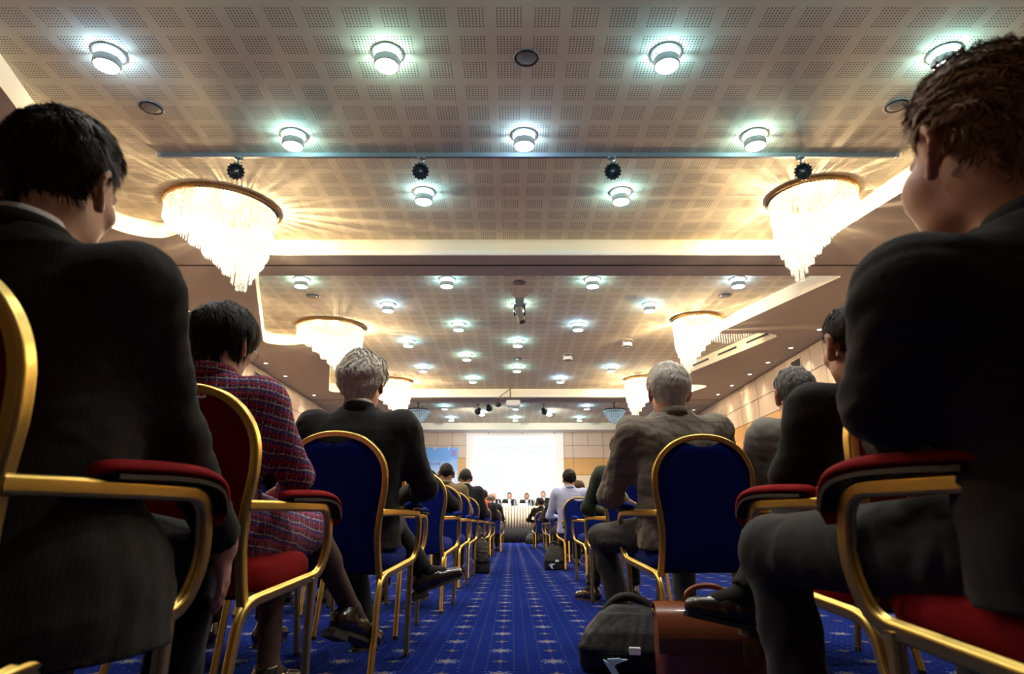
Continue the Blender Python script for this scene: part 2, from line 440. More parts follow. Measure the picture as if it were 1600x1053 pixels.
MB().box((.78, -.004, .49), (.81, 0, .64)).box((.88, -.004, .49), (.91, 0, .64)).box((.78, -.004, .64), (.91, 0, .67)).box((.835, -.004, .52), (.855, 0, .60)).box((.76, -.004, .455), (.93, 0, .475)).obj('red_logo', M_REDINK, t)
b = MB()
rng = random.Random(5); x = -.36
while x < .65:
    q = rng.uniform(.02, .06); b.box((x, -.003, -.70), (x+q, 0, -.665)); x += q+rng.uniform(.015, .03)
b.obj('small_print', M_NAVY, t)['kind'] = 'stuff'
for x in (-.02, .02): MB().box((x+.16-.03, -.02, .72), (x+.16+.0, 0, .79)).obj('clip', M_CHROME, t)
for x in (.05, .62): MB().box((x, -.02, .70), (x+.04, 0, .80)).obj('clip', M_WHITE, t)

# stage table with striped pleated cloth
t = empty('stage_table', (.3, 24.25, .50)); setp(t, 'long head table on stage in pleated cream and gold cloth', 'table')
MB().box((-1.65, -.32, .74), (1.65, .32, .765), .004).obj('tabletop', mat('table_cover', (.85,.80,.70), .8), t)
for x in (-1.5, 1.5):
    for y in (-.25, .25): MB().lathe([(.018, 0), (.018, .74)], (x, y, 0), 10).obj('leg', M_CHROME, t)
def m_stripe():
    m = mat('striped_cloth', (.8,.7,.5), .75, sheen=.3); g = NG(m); x, y, z, v = g.coord('Object')
    s = g.math('GREATER_THAN', g.math('SINE', g.math('MULTIPLY', g.math('ADD', x, .03), 2*PI/.104)), .1)
    g.base(g.mix(s, (.72,.65,.52), (.24,.17,.085))); return m
pleats('cloth_skirt', -1.66, 1.66, -.325, -.02, .755, .045, .104, m_stripe(), t, .8)
# things on the table
def tag(o, label, cat, group=None): setp(o, label, cat, group); return o
for i, x in enumerate((-.205, .405)):
    b = MB(); b.add([(x-.17,23.98,1.266),(x+.17,23.98,1.266),(x+.17,24.06,1.266),(x-.17,24.06,1.266),(x-.17,24.02,1.365),(x+.17,24.02,1.365)], [(0,1,5,4),(2,3,4,5),(0,4,3),(1,2,5),(0,3,2,1)])
    tag(b.obj('name_plate', mat('white_card', (.9,.9,.9), .7)), 'white folded name card before the %s panel speaker' % ('man in open white shirt' , 'man in the blue tie')[i], 'name card', 'name cards')
GLASS = mat('clear_glass', (.85,.92,.95), .05); GLASS.node_tree.nodes['Principled BSDF'].inputs['Transmission Weight'].default_value = .85
for i, (x, lab) in enumerate(((-.50, 'water bottle at the left end of the head table'), (.10, 'water bottle between the two name cards'), (.70, 'water bottle right of the second name card'), (.83, 'water bottle at the right of the head table, by the tall panel speaker'))):
    t = empty('water_bottle', (x, 24.10, 1.266)); tag(t, 'clear '+lab, 'bottle', 'water bottles')
    MB().lathe([(.034,0),(.036,.02),(.036,.14),(.03,.17),(.014,.20),(.014,.225)], n=12).obj('bottle_body', GLASS, t, True)
    MB().lathe([(.016,.222),(.016,.245)], n=12).obj('cap', mat('blue_cap', (.05,.2,.6), .5), t)
for i, (x, lab) in enumerate(((-.42, 'drinking glass beside the leftmost bottle on the head table'), (.17, 'drinking glass right of the middle bottle on the head table'), (.63, 'drinking glass left of the right bottles on the head table'))):
    t = MB().lathe([(.028,0),(.034,.11),(.031,.11),(.026,.008)], (x, 24.03, 1.266), 14, cap=True).obj('drinking_glass', GLASS, None, True); tag(t, lab, 'glass', 'drinking glasses')
for i, (x, lab) in enumerate(((-.02, 'the man in the open white shirt'), (.30, 'the man in the blue tie'))):
    t = empty('microphone', (x, 24.1, 1.266)); tag(t, 'thin black gooseneck microphone next to '+lab, 'microphone', 'microphones')
    MB().lathe([(.05,0),(.05,.015),(.03,.03)], n=14).obj('base', M_BLACKP, t, True, 40)
    MB().tube(spline([(0,0,.02),(0,.01,.14),(0,.05,.24)]), .005, 6).obj('gooseneck', M_BLACKP, t, True)
    MB().ball((0,.055,.255), (.012,.012,.024), 8, 6).obj('capsule', M_BLACKP, t, True)

# ------------------------------------------------------------------ ceiling fixtures
M_LENS = mat('lamp_lens', (1,1,1), .4, emit=(.93,.97,1.0), es=14)
M_LENS_OFF = mat('lamp_lens_off', (.02,.02,.02), .3)
M_DRUM = mat('lamp_drum', (.46,.46,.47), .4, .3)
M_DRUM_L = mat('lamp_drum_white', (.75,.75,.75), .5)
ring_me = MB().lathe([(.128,0),(.13,-.008),(.112,-.012),(.105,-.004)], n=28, cap=False).mesh('mount_ring'); ring_me.materials.append(M_DRUM)
drum_me = MB().lathe([(.060,-.062),(.104,-.062),(.108,-.067),(.108,-.130),(.103,-.135),(.097,-.133)], n=28, cap=False).lathe([(.008,0),(.008,-.065)], (.07,.0,0), 6).lathe([(.008,0),(.008,-.065)], (-.07,.0,0), 6).mesh('drum'); drum_me.materials.append(M_DRUM)
for e in (ring_me, drum_me): e.shade_smooth(); e.set_sharp_from_angle(angle=R(40))
lens_me = MB().lathe([(.097,-.129),(.05,-.134),(.004,-.136)], n=28).mesh('lens'); lens_me.materials.append(M_LENS)
lensoff_me = lens_me.copy(); lensoff_me.materials.clear(); lensoff_me.materials.append(M_LENS_OFF)
drumw_me = drum_me.copy(); drumw_me.materials.clear(); drumw_me.materials.append(M_DRUM_L)
for e in (lens_me, lensoff_me): e.shade_smooth()
GX = {n: AX+1.178*n for n in range(-3, 4)}
ORD = ['nearest', 'second', 'third', 'fourth', 'fifth', 'sixth', 'seventh', 'eighth', 'ninth', 'tenth', 'eleventh', 'twelfth', 'thirteenth', 'fourteenth', 'fifteenth', 'last']
rows = [(2.09,(-1,1)), (3.26,(-2,0,2)), (4.43,(-3,-1,1,3)), (5.60,(-2,0,2)), (6.75,(-1,1)), (9.53,(-3,-1,1,3)), (10.74,(-2,0,2)), (11.90,(-1,1)), (13.07,(-2,0,2)), (14.24,(-1,1)), (15.39,(-2,0,2)), (16.63,(-1,1)), (20.73,(-2,0,2)), (21.90,(-1,1)), (23.05,(-2,0,2))]
OFF = {(8, 2), (9, 1)}
PLACE = {1: (), 2: ('left one', 'right one'), 3: ('left one', 'middle one', 'right one'), 4: ('leftmost one', 'second from left', 'third from left', 'rightmost one')}
tints = [(.36,.78,1.0), (.42,.90,1.0), (.38,.66,1.0), (.50,.92,.92)]
halo_l = {}; 
for ri, (y, cols) in enumerate(rows):
    for ci, c in enumerate(cols):
        off = (ri, c) in OFF
        t = empty('ceiling_downlight', (GX[c], y, CEIL))
        where = '%s row from the camera' % ORD[ri-2] if ri > 1 else ('high overhead above the second seat row', 'high overhead above the third seat row')[ri]
        setp(t, '%s round drum ceiling light, %s, %s' % ('unlit white' if off else 'lit', where, PLACE[len(cols)][ci]), 'ceiling light', 'round ceiling downlights')
        for nm, e in (('mount_ring', ring_me), ('drum', drumw_me if off else drum_me), ('lens', lensoff_me if off else lens_me)): link(nm, e, None, t)
        if not off:
            k = (ri*3+ci) % 4 + (10 if y > 19 else 0)
            if k not in halo_l:
                l = bpy.data.lights.new('uplight', 'POINT'); l.energy = P_HALO; l.color = tints[k % 10]; l.shadow_soft_size = .02; halo_l[k] = l
                l = bpy.data.lights.new('downlight', 'SPOT'); l.energy = P_DOWN*(3.2 if k >= 10 else 1); l.color = (1.0,.95,.88); l.spot_size = R(125); l.spot_blend = .9; l.shadow_soft_size = .09; halo_l[(k, 's')] = l
            a = bpy.data.objects.new('uplight', halo_l[k]); COL.objects.link(a); a.parent = t; a.location = (0, 0, -.046)
            a = bpy.data.objects.new('downlight', halo_l[(k, 's')]); COL.objects.link(a); a.parent = t; a.location = (0, 0, -.15)
# flush ceiling loudspeakers
spk_rim = MB().lathe([(.112,0),(.115,-.004),(.108,-.010),(.100,-.007)], n=28, cap=False).mesh('rim'); spk_rim.materials.append(mat('speaker_rim', (.24,.21,.19), .6))
spk_gr = MB().lathe([(.102,-.004),(.06,-.010),(.003,-.011)], n=28).mesh('grille'); spk_gr.materials.append(noisy('speaker_mesh', (.20,.18,.17), (.15,.135,.125), 300, .6, bump=.4))
for x, y, lab in ((AX,4.48,'central one nearest the camera'), (-3.45,5.15,'left one above the dark-suited man'), (3.66,5.12,'right one half behind the curly-haired man'), (AX,9.67,'central one just past the first beam'), (-3.46,10.30,'left one past the first beam'), (3.69,10.28,'right one past the first beam'), (AX,14.58,'central one deep in the second coffer')):
    t = empty('ceiling_speaker', (x, y, CEIL)); setp(t, 'flat round grey ceiling speaker, '+lab, 'speaker', 'ceiling speakers')
    link('rim', spk_rim, None, t, True); link('grille', spk_gr, None, t, True)

# track with four unlit spot heads
t = empty('lighting_track', (AX+.05, 5.93, CEIL)); setp(t, 'long grey lighting track running across the near ceiling', 'track')
MB().box((-3.95, -.022, -.05), (3.95, .022, 0), .004).obj('rail', M_GREYMET, t)
for x in (-3.95, 3.95): MB().box((x-.02, -.025, -.055), (x+.02, .025, 0), .004).obj('end_cap', M_DRUM, t)
def spot_head(name, label, x, y, z, aim, group, sc=1.0, m=None):
    t = empty(name, (x, y, z)); setp(t, label, 'spotlight', group)
    MB().lathe([(.045*sc,0),(.045*sc,-.018*sc),(.02*sc,-.03*sc)], n=14).obj('adapter', M_GREYMET, t, True, 40)
    MB().tube([(0,0,-.02*sc),(0,0,-.11*sc)], .011*sc, 8).obj('stem', M_GREYMET, t, True)
    q = Vector(aim).normalized().to_track_quat('Z', 'Y').to_matrix()
    c = Vector((0,0,-.17*sc)); b = MB().lathe([(.030*sc,-.09*sc),(.05*sc,-.07*sc),(.058*sc,.0),(.080*sc,.045*sc),(.082*sc,.07*sc),(.066*sc,.07*sc),(.05*sc,.02*sc)], n=20, cap=False)
    b.v = [tuple(c + q @ Vector(p)) for p in b.v]; b.obj('housing', m or mat('dark_enamel', (.06,.065,.075), .35, .5), t, True, 40)
    b = MB()
    for i in range(14):
        a = 2*PI*i/14; b.ball((.083*math.cos(a)*sc, .083*math.sin(a)*sc, .058*sc), .011*sc, 6, 4)
    b.v = [tuple(c + q @ Vector(p)) for p in b.v]; b.obj('bezel', M_BLACKP, t, True)
    b = MB().lathe([(.066*sc,.055*sc),(.04*sc,.035*sc),(.016*sc,.03*sc),(.014*sc,.045*sc)], n=18)
    b.v = [tuple(c + q @ Vector(p)) for p in b.v]; b.obj('reflector', M_CHROME, t, True); return t
for x, lab in ((-2.93,'far left one by the chandelier'), (-.97,'second from left'), (1.07,'third from left'), (3.09,'far right one by the chandelier')):
    spot_head('track_spotlight', 'unlit round spotlight under the near ceiling track, '+lab, x, 5.93, CEIL-.05, (-x*.10, -1, -.55), 'spotlights on the near track')
for x, y, aim, lab in ((-1.10,20.5,(-.45,1,-.42),'left one'), (-.74,19.9,(.25,1,-.45),'middle dark one'), (1.04,20.5,(.4,1,-.42),'right one')):
    t = spot_head('stage_spotlight', 'small stage spotlight on the ceiling before the screen, '+lab, x, y, CEIL, aim, 'stage spotlights', 1.25)
    a = light('beam', 'SPOT', (0, 0, -.21), 290, (1,.96,.9), t, spot_size=R(95), spot_blend=.8, shadow_soft_size=.06)
    av = Vector(aim).normalized(); a.location = Vector((0, 0, -.2125)) + av*.12; a.rotation_euler = av.to_track_quat('-Z', 'Y').to_euler()
# spotlight hanging before the downlight of the second coffer
t = empty('ceiling_camera', (AX+.01, 10.45, CEIL)); setp(t, 'grey swivelling unit hanging on the centre line of second coffer', 'camera')
MB().box((-.075,-.05,-.16), (.075,.05,0), .012).obj('mount', M_GREYMET, t)
MB().box((-.10,-.03,-.32), (-.075,.03,-.10), .006).obj('yoke_arm', M_BLACKP, t); MB().box((.075,-.03,-.32), (.10,.03,-.10), .006).obj('yoke_arm', M_BLACKP, t)
b = MB().lathe([(.05,-.12),(.065,-.10),(.068,.08),(.06,.13)], n=16); q = Vector((.3,.3,-1)).to_track_quat('Z','Y').to_matrix()
b.v = [tuple(Vector((.0,0,-.27)) + q @ Vector(p)) for p in b.v]; b.obj('barrel', noisy('worn_grey', (.40,.39,.33), (.2,.2,.17), 12, .5), t, True, 40)
b = MB().lathe([(.058,.125),(.062,.17),(.04,.19)], n=16); b.v = [tuple(Vector((.0,0,-.27)) + q @ Vector(p)) for p in b.v]; b.obj('lens_hood', M_BLACKP, t, True, 40)
# small round box beside it, projector on its arm
t = empty('ceiling_projector', (.0, 18.35, CEIL)); setp(t, 'pale projector hanging on a jointed arm before the far beam', 'projector')
MB().tube([(-.05,-.55,0),(-.05,-.55,-.10),(-.05,-.25,-.32)], .014, 8).obj('arm', mat('bronze_arm', (.12,.085,.05), .5, .4), t, True)
MB().tube([(-.05,-.55,-.06),(-.34,-.3,-.22),(-.42,-.2,-.40)], .013, 8).obj('arm', MATS['bronze_arm'], t, True)
MB().tube([(-.5,-.24,-.25),(.35,-.24,-.27)], .010, 8).obj('cross_bar', MATS['bronze_arm'], t, True)
MB().box((-.17,-.35,-.50), (.24,.0,-.34), .02).obj('body', mat('projector_shell', (.66,.66,.70), .4), t)
MB().lathe([(.045,0),(.045,.05)], (.13,.0,-.42), 14, 'y').obj('lens', M_BLACKP, t)
MB().ball((-.40,-.22,-.46), (.09,.09,.07), 12, 8).obj('swivel_unit', M_BLACKP, t, True)

# wall-wash eyeball lights on the soffits
eye_r = MB().lathe([(.062,0),(.06,-.006),(.045,-.008),(.043,.0)], n=18, cap=False).mesh('trim_ring'); eye_r.materials.append(M_CHROME)
eye_l = MB().lathe([(.043,-.002),(.02,-.006),(.002,-.007)], n=16).mesh('lamp_face'); eye_l.materials.append(mat('wash_lens', (1,1,1), .4, emit=(1,.93,.8), es=9))
lw = bpy.data.lights.new('wash_beam', 'SPOT'); lw.energy = P_WASH; lw.color = (1,.86,.66); lw.spot_size = R(62); lw.spot_blend = .6; lw.shadow_soft_size = .03
for side, x, ys in (('left', -5.67, (9.15,10.4,11.63,12.87,14.1,15.4,17.8,20.2,22.6)), ('right', 5.87, (9.0,10.25,11.5,12.79,14.03,15.2,16.5,17.7,20.2,22.6))):
    for i, y in enumerate(ys):
        t = empty('wall_washer', (x, y, SOFF)); setp(t, 'tiny recessed spotlight beside the %s wall, %s from the camera' % (side, ORD[i]), 'spotlight', 'wall washers on the %s side' % side)
        link('trim_ring', eye_r, None, t, True); link('lamp_face', eye_l, None, t, True)
        a = bpy.data.objects.new('wash_beam', lw); COL.objects.link(a); a.parent = t; a.location = (0, 0, -.02)
        s = -1 if side == 'left' else 1
        a.rotation_euler = Vector((s*.42, 0, -1)).to_track_quat('-Z', 'Y').to_euler()

# ------------------------------------------------------------------ crystal chandeliers
def m_crystal(name, es, tr, col=(1,.86,.62)):
    m = bpy.data.materials.new(name); m.use_nodes = True; nt = m.node_tree; nt.nodes.clear()
    out = nt.nodes.new('ShaderNodeOutputMaterial'); mx = nt.nodes.new('ShaderNodeMixShader'); mx.inputs[0].default_value = tr
    tb = nt.nodes.new('ShaderNodeBsdfTransparent'); pr = nt.nodes.new('ShaderNodeBsdfPrincipled')
    pr.inputs['Base Color'].default_value = (.10,.105,.11,1); pr.inputs['Roughness'].default_value = .08
    tc = nt.nodes.new('ShaderNodeTexCoord'); nz = nt.nodes.new('ShaderNodeTexNoise'); nz.inputs['Scale'].default_value = 34
    nt.links.new(tc.outputs['Object'], nz.inputs['Vector'])
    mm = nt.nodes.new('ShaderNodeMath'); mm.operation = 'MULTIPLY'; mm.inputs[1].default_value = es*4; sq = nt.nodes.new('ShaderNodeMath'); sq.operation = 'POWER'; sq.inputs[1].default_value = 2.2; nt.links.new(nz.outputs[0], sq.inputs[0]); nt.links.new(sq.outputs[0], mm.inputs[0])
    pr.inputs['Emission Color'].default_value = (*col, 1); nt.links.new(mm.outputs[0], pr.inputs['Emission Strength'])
    nt.links.new(tb.outputs[0], mx.inputs[2]); nt.links.new(pr.outputs[0], mx.inputs[1]); nt.links.new(mx.outputs[0], out.inputs[0])
    m.cycles.emission_sampling = 'NONE'; return m
M_LIT = m_crystal('lit_crystal', .95, .5)
M_UNLIT_GLOW = m_crystal('unlit_crystal_glow', .30, .35, (.6,.85,1))  # lamps are off; a faint blue glow is painted into their crystals
def rods(b, pts, z0, z1s, r=.010):
    for (x, y), z1 in zip(pts, z1s):
        v = []
        for z, q in ((z0, r*.8), (z1+.02, r), (z1, .003)):
            for i in range(4): v.append((x+q*math.cos(PI/2*i), y+q*math.sin(PI/2*i), z))
        f = [(i, (i+1)%4, 4+(i+1)%4, 4+i) for i in range(4)] + [(4+i, 4+(i+1)%4, 8+(i+1)%4, 8+i) for i in range(4)] + [(3,2,1,0), (8,9,10,11)]
        b.add(v, f)
def ell_pts(cx, cy, a, bb, step=.042):
    n = max(6, int(2*PI*math.sqrt((a*a+bb*bb)/2)/step)); return [(cx+a*math.cos(2*PI*i/n), cy+bb*math.sin(2*PI*i/n)) for i in range(n)]
def chandelier(label, x, y, a, b_, s, rot, tail=False):
    """s=+1: stepped tail of rods climbs towards +X, -1 towards -X"""
    t = empty('chandelier', (x, y, CEIL), rot); setp(t, label, 'chandelier', 'crystal chandeliers')
    m = MB(); path = [(p[0], p[1], -.03) for p in ell_pts(0, 0, a, b_, .08)]
    m.tube(path, 1, closed=True, prof=[(-.035,-.012),(.035,-.018),(.035,.006),(-.02,.012)]); m.obj('brass_rim', M_BRASS, t, True, 35)
    m = MB(); pl = [(p[0], p[1]) for p in ell_pts(0, 0, a*.98, b_*.98, .1)]
    m.add([(p[0], p[1], -.012) for p in pl], [tuple(range(len(pl)))]); m.obj('ceiling_plate', M_BRASS, t)
    # tiers: (outer extent, inner extent, top, bottom); u runs from the stepped side (0) to the far side (1)
    tiers = [(0,1,-.03,-.28), (.07,.99,-.06,-.36), (.25,.985,-.12,-.52), (.37,.965,-.24,-.65), (.48,.93,-.38,-.77), (.575,.89,-.50,-.89), (.66,.84,-.66,-1.0), (.71,.80,-.8,-1.10)]
    for u0, u1, z0, z1 in tiers:
        ca = (u0+u1)/2*2-1; ha = (u1-u0)*a*.97; hb = max(.03, ha*(b_/a)*1.02); cx = -s*ca*a
        m = MB(); p = ell_pts(cx, 0, ha, hb); rods(m, p, z0, [z1+.012*math.sin(7*i) for i in range(len(p))])
        if ha > .12:
            p = ell_pts(cx, 0, ha*.8, hb*.8, .06); rods(m, p, z0-.02, [z1-.01]*len(p))
        o = m.obj('crystal_tier', M_LIT, t); o['kind'] = 'stuff'
    if tail:
        for k in range(4):
            m = MB(); p = []; n = 16-3*k
            for i in range(n):
                q = i/15; p.append((s*(a*.75+q*.85), .15+q*.55)); p.append((s*(a*.75+q*.85)-.03*s, .21+q*.55))
            rods(m, p, -.03-.07*k, [-.19-.075*k]*len(p)); o = m.obj('crystal_tier', M_LIT, t); o['kind'] = 'stuff'
    for k, (lx, ly, lz) in enumerate(((-s*.1*a, 0, -.14), (-s*.30*a, .02, -.5), (s*.4*a, 0, -.08))):
        light('bulb', 'POINT', (lx, ly, lz), P_CHAND, (1,.76,.46), t, shadow_soft_size=.05)
chandelier('lit crystal chandelier near the left, above the dark-suited man', -3.63, 7.12, .66, .60, -1, R(14))
chandelier('lit crystal chandelier near the right, beside the curly-haired man', 3.62, 6.82, .50, .46, 1, R(-15))
chandelier('lit crystal chandelier on the left above the grey-haired man', -3.62, 12.05, .66, .60, -1, R(14))
chandelier('lit crystal chandelier on the right with a short tail of crystals', 3.55, 11.55, .46, .42, 1, R(-5), True)
chandelier('lit crystal chandelier farthest on the left, behind the grey hair', -3.35, 17.0, .60, .5, -1, R(8))
chandelier('lit crystal chandelier farthest on the right, behind the white-haired man', 3.55, 16.75, .5, .46, 1, R(-8))
def crystal_lamp(label, x, y):
    t = empty('crystal_lamp', (x, y, CEIL)); setp(t, label, 'chandelier', 'unlit crystal lamps by the stage')
    MB().lathe([(.06,0),(.05,-.03),(.018,-.05),(.018,-.10),(.045,-.14),(.018,-.17),(.02,-.24)], n=14).obj('stem', mat('aged_bronze', (.13,.11,.09), .4, .7), t, True)
    b = MB().tube([(.36*math.cos(2*PI*i/28), .36*math.sin(2*PI*i/28), -.25) for i in range(28)], .022, 6, True)
    for i in range(8):
        a = 2*PI*i/8; b.tube([(0,0,-.22), (.36*math.cos(a), .36*math.sin(a), -.25)], .01, 5)
    b.obj('hoop', MATS['aged_bronze'], t, True)
    for r, z in ((.34,-.28), (.30,-.37), (.25,-.46), (.18,-.55), (.10,-.64)):
        b = MB(); n = int(2*PI*r/.07)
        for i in range(n):
            a = 2*PI*i/n; b.ball((r*math.cos(a), r*math.sin(a), z), (.03,.03,.05), 6, 4)
        o = b.obj('crystal_tier', M_UNLIT_GLOW, t); o['kind'] = 'stuff'
crystal_lamp('unlit crystal lamp hanging left of the screen', -3.02, 20.2)
crystal_lamp('unlit crystal lamp hanging right of the screen', 3.30, 20.2)
# ================================================================== CHAIRS
def ridged(wu, ww):
    """flat tube section with two shallow grooves, about wu x ww"""
    pts = []
    for i in range(20):
        a = 2*PI*i/20; c, s = math.cos(a), math.sin(a)
        e = .62; x = math.copysign(abs(c)**e, c)*wu/2; y = math.copysign(abs(s)**e, s)*ww/2
        pts.append((x, y))
    for i in (5, 15): pts[i] = (pts[i][0], pts[i][1]*.72)
    for i in (0, 10): pts[i] = (pts[i][0]*.82, pts[i][1])
    return pts
TUBE = ridged(.024, .031)
def back_y(z): return -.215 - .085*((z-.36)/.59)**1.15 if z > .36 else -.215
HALF = [(.36,.200), (.42,.192), (.50,.186), (.56,.188), (.63,.197), (.70,.210), (.755,.2135)]
def back_outline(inset=0.0, notch=0.0):
    """right half from the seat to the top centre, list of (x, z)"""
    pts = [(h-inset, z) for z, h in HALF]
    a, zc, hb = .2135-inset, .755, .1855-inset
    for i in range(1, 13):
        t = PI/2*i/12; pts.append((a*math.cos(t)**.92 if i < 12 else 0.0, zc + hb*math.sin(t)**.96))
    return pts
def build_chair(mfab, padlong):
    root = empty('banquet_chair')
    # back frame
    h = back_outline(); full = [(x, z) for x, z in h] + [(-x, z) for x, z in reversed(h[:-1])]
    path = spline([(x, back_y(z), z) for x, z in full], 2)
    MB().tube(path, 1, prof=ridged(.034, .027), ref=(0,1,0)).obj('back_frame', M_GOLD, root, True, 50)
    # upholstered back: front and rear cushions as one shell, with a dip at the top that leaves a hand slot
    h = back_outline(.0115); b = MB(); n = len(h); NZ = n; NX = 12; v = []; f = []
    for face in (0, 1):
        for j, (hx, z) in enumerate(h):
            zz = z
            for i in range(NX+1):
                u = -1+2*i/NX; x = hx*u
                zt = min(zz, .915 - .020*max(0, 1-(x/.075)**2)) if zz > .86 else zz
                edge = (1-abs(u)**3)*min(1, max(0, (.95-zz)/.06))*min(1, (zz-.35)/.03+.25)
                yy = back_y(zt) + ((.008+.030*edge) if face == 0 else -(.008+.014*edge))
                v.append((x, yy, max(zt, .385)))
    st = NZ*(NX+1)
    for face in (0, 1):
        for j in range(NZ-1):
            for i in range(NX):
                a = face*st + j*(NX+1)+i; q = (a, a+1, a+NX+2, a+NX+1); f.append(q if face == 1 else tuple(reversed(q)))
    for j in range(NZ-1):
        for i in (0, NX):
            a = j*(NX+1)+i; q = (a, a+NX+1, st+a+NX+1, st+a); f.append(q)
    for i in range(NX): f.append((i, i+1, st+i+1, st+i))
    b.add(v, f); b.obj('backrest', mfab, root, True, 60)
    # seat cushion
    b = MB(); v = []; f = []; N = 28
    ringz = [(.388,.90), (.395,.97), (.43,1.0), (.455,.985), (.472,.93), (.481,.80), (.486,.55), (.488,.25)]
    for z, k in ringz:
        for i in range(N):
            a = 2*PI*i/N; c, s = math.cos(a), math.sin(a); e = .48
            x = math.copysign(abs(c)**e, c)*.235*k; y = math.copysign(abs(s)**e, s)*.225*k
            x *= 1 + .06*(y/.225)
            v.append((x, y+.015, z + .012*(y/.225)))
    for j in range(len(ringz)-1):
        for i in range(N): f.append((j*N+i, j*N+(i+1)%N, (j+1)*N+(i+1)%N, (j+1)*N+i))
    f.append(tuple(reversed(range(N)))); f.append(tuple((len(ringz)-1)*N+i for i in range(N)))
    b.add(v, f); b.obj('seat', mfab, root, True, 60)
    MB().box((-.20,-.19,.372), (.20,.21,.389)).obj('seat_pan', M_BLACKP, root)
    for s in (1, -1):
        # arm, front post, seat rail and rear leg: one bent tube
        raw = [(.200,back_y(.62)-.004,.619), (.235,-.12,.622), (.285,.165,.626), (.283,.19,.50), (.268,.165,.415), (.205,-.235,.362), (.212,-.33,.0)]
        path = fillet([(s*x, y, z) for x, y, z in raw], [0,.12,.055,.10,.11,.07,0], 8, False)
        MB().tube(path, 1, prof=TUBE, ref=(s,0,0)).obj('side_frame', M_GOLD, root, True, 50)
        MB().tube([(s*.262,.125,.407), (s*.258,.135,.25), (s*.250,.175,.0)], 1, prof=TUBE, ref=(s,0,0)).obj('leg', M_GOLD, root, True, 50)
        # arm pad riding on the arm
        if padlong: pp = [(.236,-.115,.642), (.241,-.09,.653), (.264,.04,.659), (.281,.13,.657), (.293,.180,.641), (.297,.200,.602), (.295,.203,.568)]; rr = [.35,.85,1,1,.95,.85,.4]
        else: pp = [(.254,.005,.642), (.258,.022,.652), (.266,.06,.658), (.276,.11,.657), (.283,.145,.650), (.286,.165,.640)]; rr = [.25,.8,1.05,1.05,.85,.3]
        pth = spline([(s*x, y, z) for x, y, z in pp], 4)
        rad = [float(np.interp(i/4, range(len(rr)), rr)) for i in range(len(pth))]
        MB().tube(pth, rad, prof=[(.018*math.cos(a)*(1 if math.cos(a) > 0 else .45), .029*math.sin(a)) for a in [2*PI*i/16 for i in range(16)]], ref=(0,0,1)).obj('arm_pad', mfab, root, True)
        pl = [(s*x, y, z-.0125) for x, y, z in pp[1:-1]] if padlong else [(s*x, y, z-.013) for x, y, z in pp[1:-1]]
        MB().tube(spline(pl, 3), 1, prof=[(.004,-.026),(.004,.026),(-.004,.026),(-.004,-.026)], ref=(0,0,1)).obj('pad_plate', M_BLACKP, root)
    for s in (1, -1):
        for y, z, x in ((.175,.0,.250), (-.33,0,.212)):
            MB().lathe([(.014,0),(.016,.004),(.015,.018)], (s*x, y, 0), 10).obj('foot_cap', M_BLACKP, root)
    return root
chair_red = build_chair(M_RED, True); chair_blue = build_chair(M_BLUE, False)
used = set()
def chair(kind, x, y, rz, label, group='banquet chairs along the aisle'):
    src = chair_red if kind == 'red' else chair_blue
    if kind in used: o = copy_tree(src)
    else: o = src; used.add(kind)
    o.location = (x, y, 0); o.rotation_euler = (0, 0, R(rz)); setp(o, label, 'chair', group); return o
chair('red', -.89, 1.12, 0, 'red and gold armchair under the near dark-suited man on the left')
chair('red', -.91, 2.05, -3, 'red and gold armchair with a woman in plaid sitting on it')
chair('blue', -.735, 2.98, -2, 'blue and gold armchair under the grey-haired man left of the aisle')
chair('blue', -.82, 3.92, 0, 'blue and gold armchair just in front of the grey-haired man, mostly hidden')
chair('blue', -.69, 4.92, 0, 'blue and gold armchair under the leaning man in black, left of aisle')
chair('blue', -.71, 6.62, 0, 'blue and gold armchair, empty, behind the man in the tan jacket')
chair('blue', -.70, 7.80, 0, 'blue and gold armchair under the man in the tan jacket')
chair('blue', -.66, 9.10, 0, 'blue and gold armchair under the dark-suited man next to tan jacket')
chair('blue', -.65, 11.1, 0, 'empty blue and gold armchair between the navy-suited man and orange scarf')
chair('blue', -.63, 13.1, 0, 'blue and gold armchair of the person in the orange scarf')
chair('blue', -.46, 15.2, 0, 'blue and gold armchair of the bald man, farthest on the left')
chair('red', .868, .97, 2, 'red and gold armchair under the big curly-haired man on the right')
chair('red', 1.00, 1.78, 3, 'red and gold armchair under the second dark-suited man on the right')
chair('blue', .823, 3.08, 2, 'blue and gold armchair under the white-haired man in tweed')
chair('blue', 1.40, 3.10, 3, 'blue and gold armchair under the man in the light grey suit')
chair('blue', .88, 5.05, 3, 'blue and gold armchair under the woman in the green jacket')
chair('blue', .97, 7.23, 2, 'blue and gold armchair, empty, behind the man in the white shirt')
chair('blue', .92, 9.28, 1, 'blue and gold armchair under the man in the white shirt')
chair('blue', 1.13, 11.0, 0, 'blue and gold armchair of the brown-haired woman beyond the white shirt')
chair('blue', 1.03, 14.7, 0, 'blue and gold armchair of the balding man, right of aisle')
chair('blue', 1.06, 16.8, 0, 'blue and gold armchair of the person in the striped brown jacket')
chair('blue', .84, 18.0, 0, 'blue and gold armchair farthest on the right of the aisle')
chair('blue', -1.36, 3.02, 0, 'blue and gold armchair of the brown-haired man resting his chin')
chair('blue', -1.58, 4.75, 0, 'blue and gold armchair of the grey-haired person far left')
chair('blue', 1.62, 13.4, 0, 'blue and gold armchair of the half hidden person beyond the green jacket')
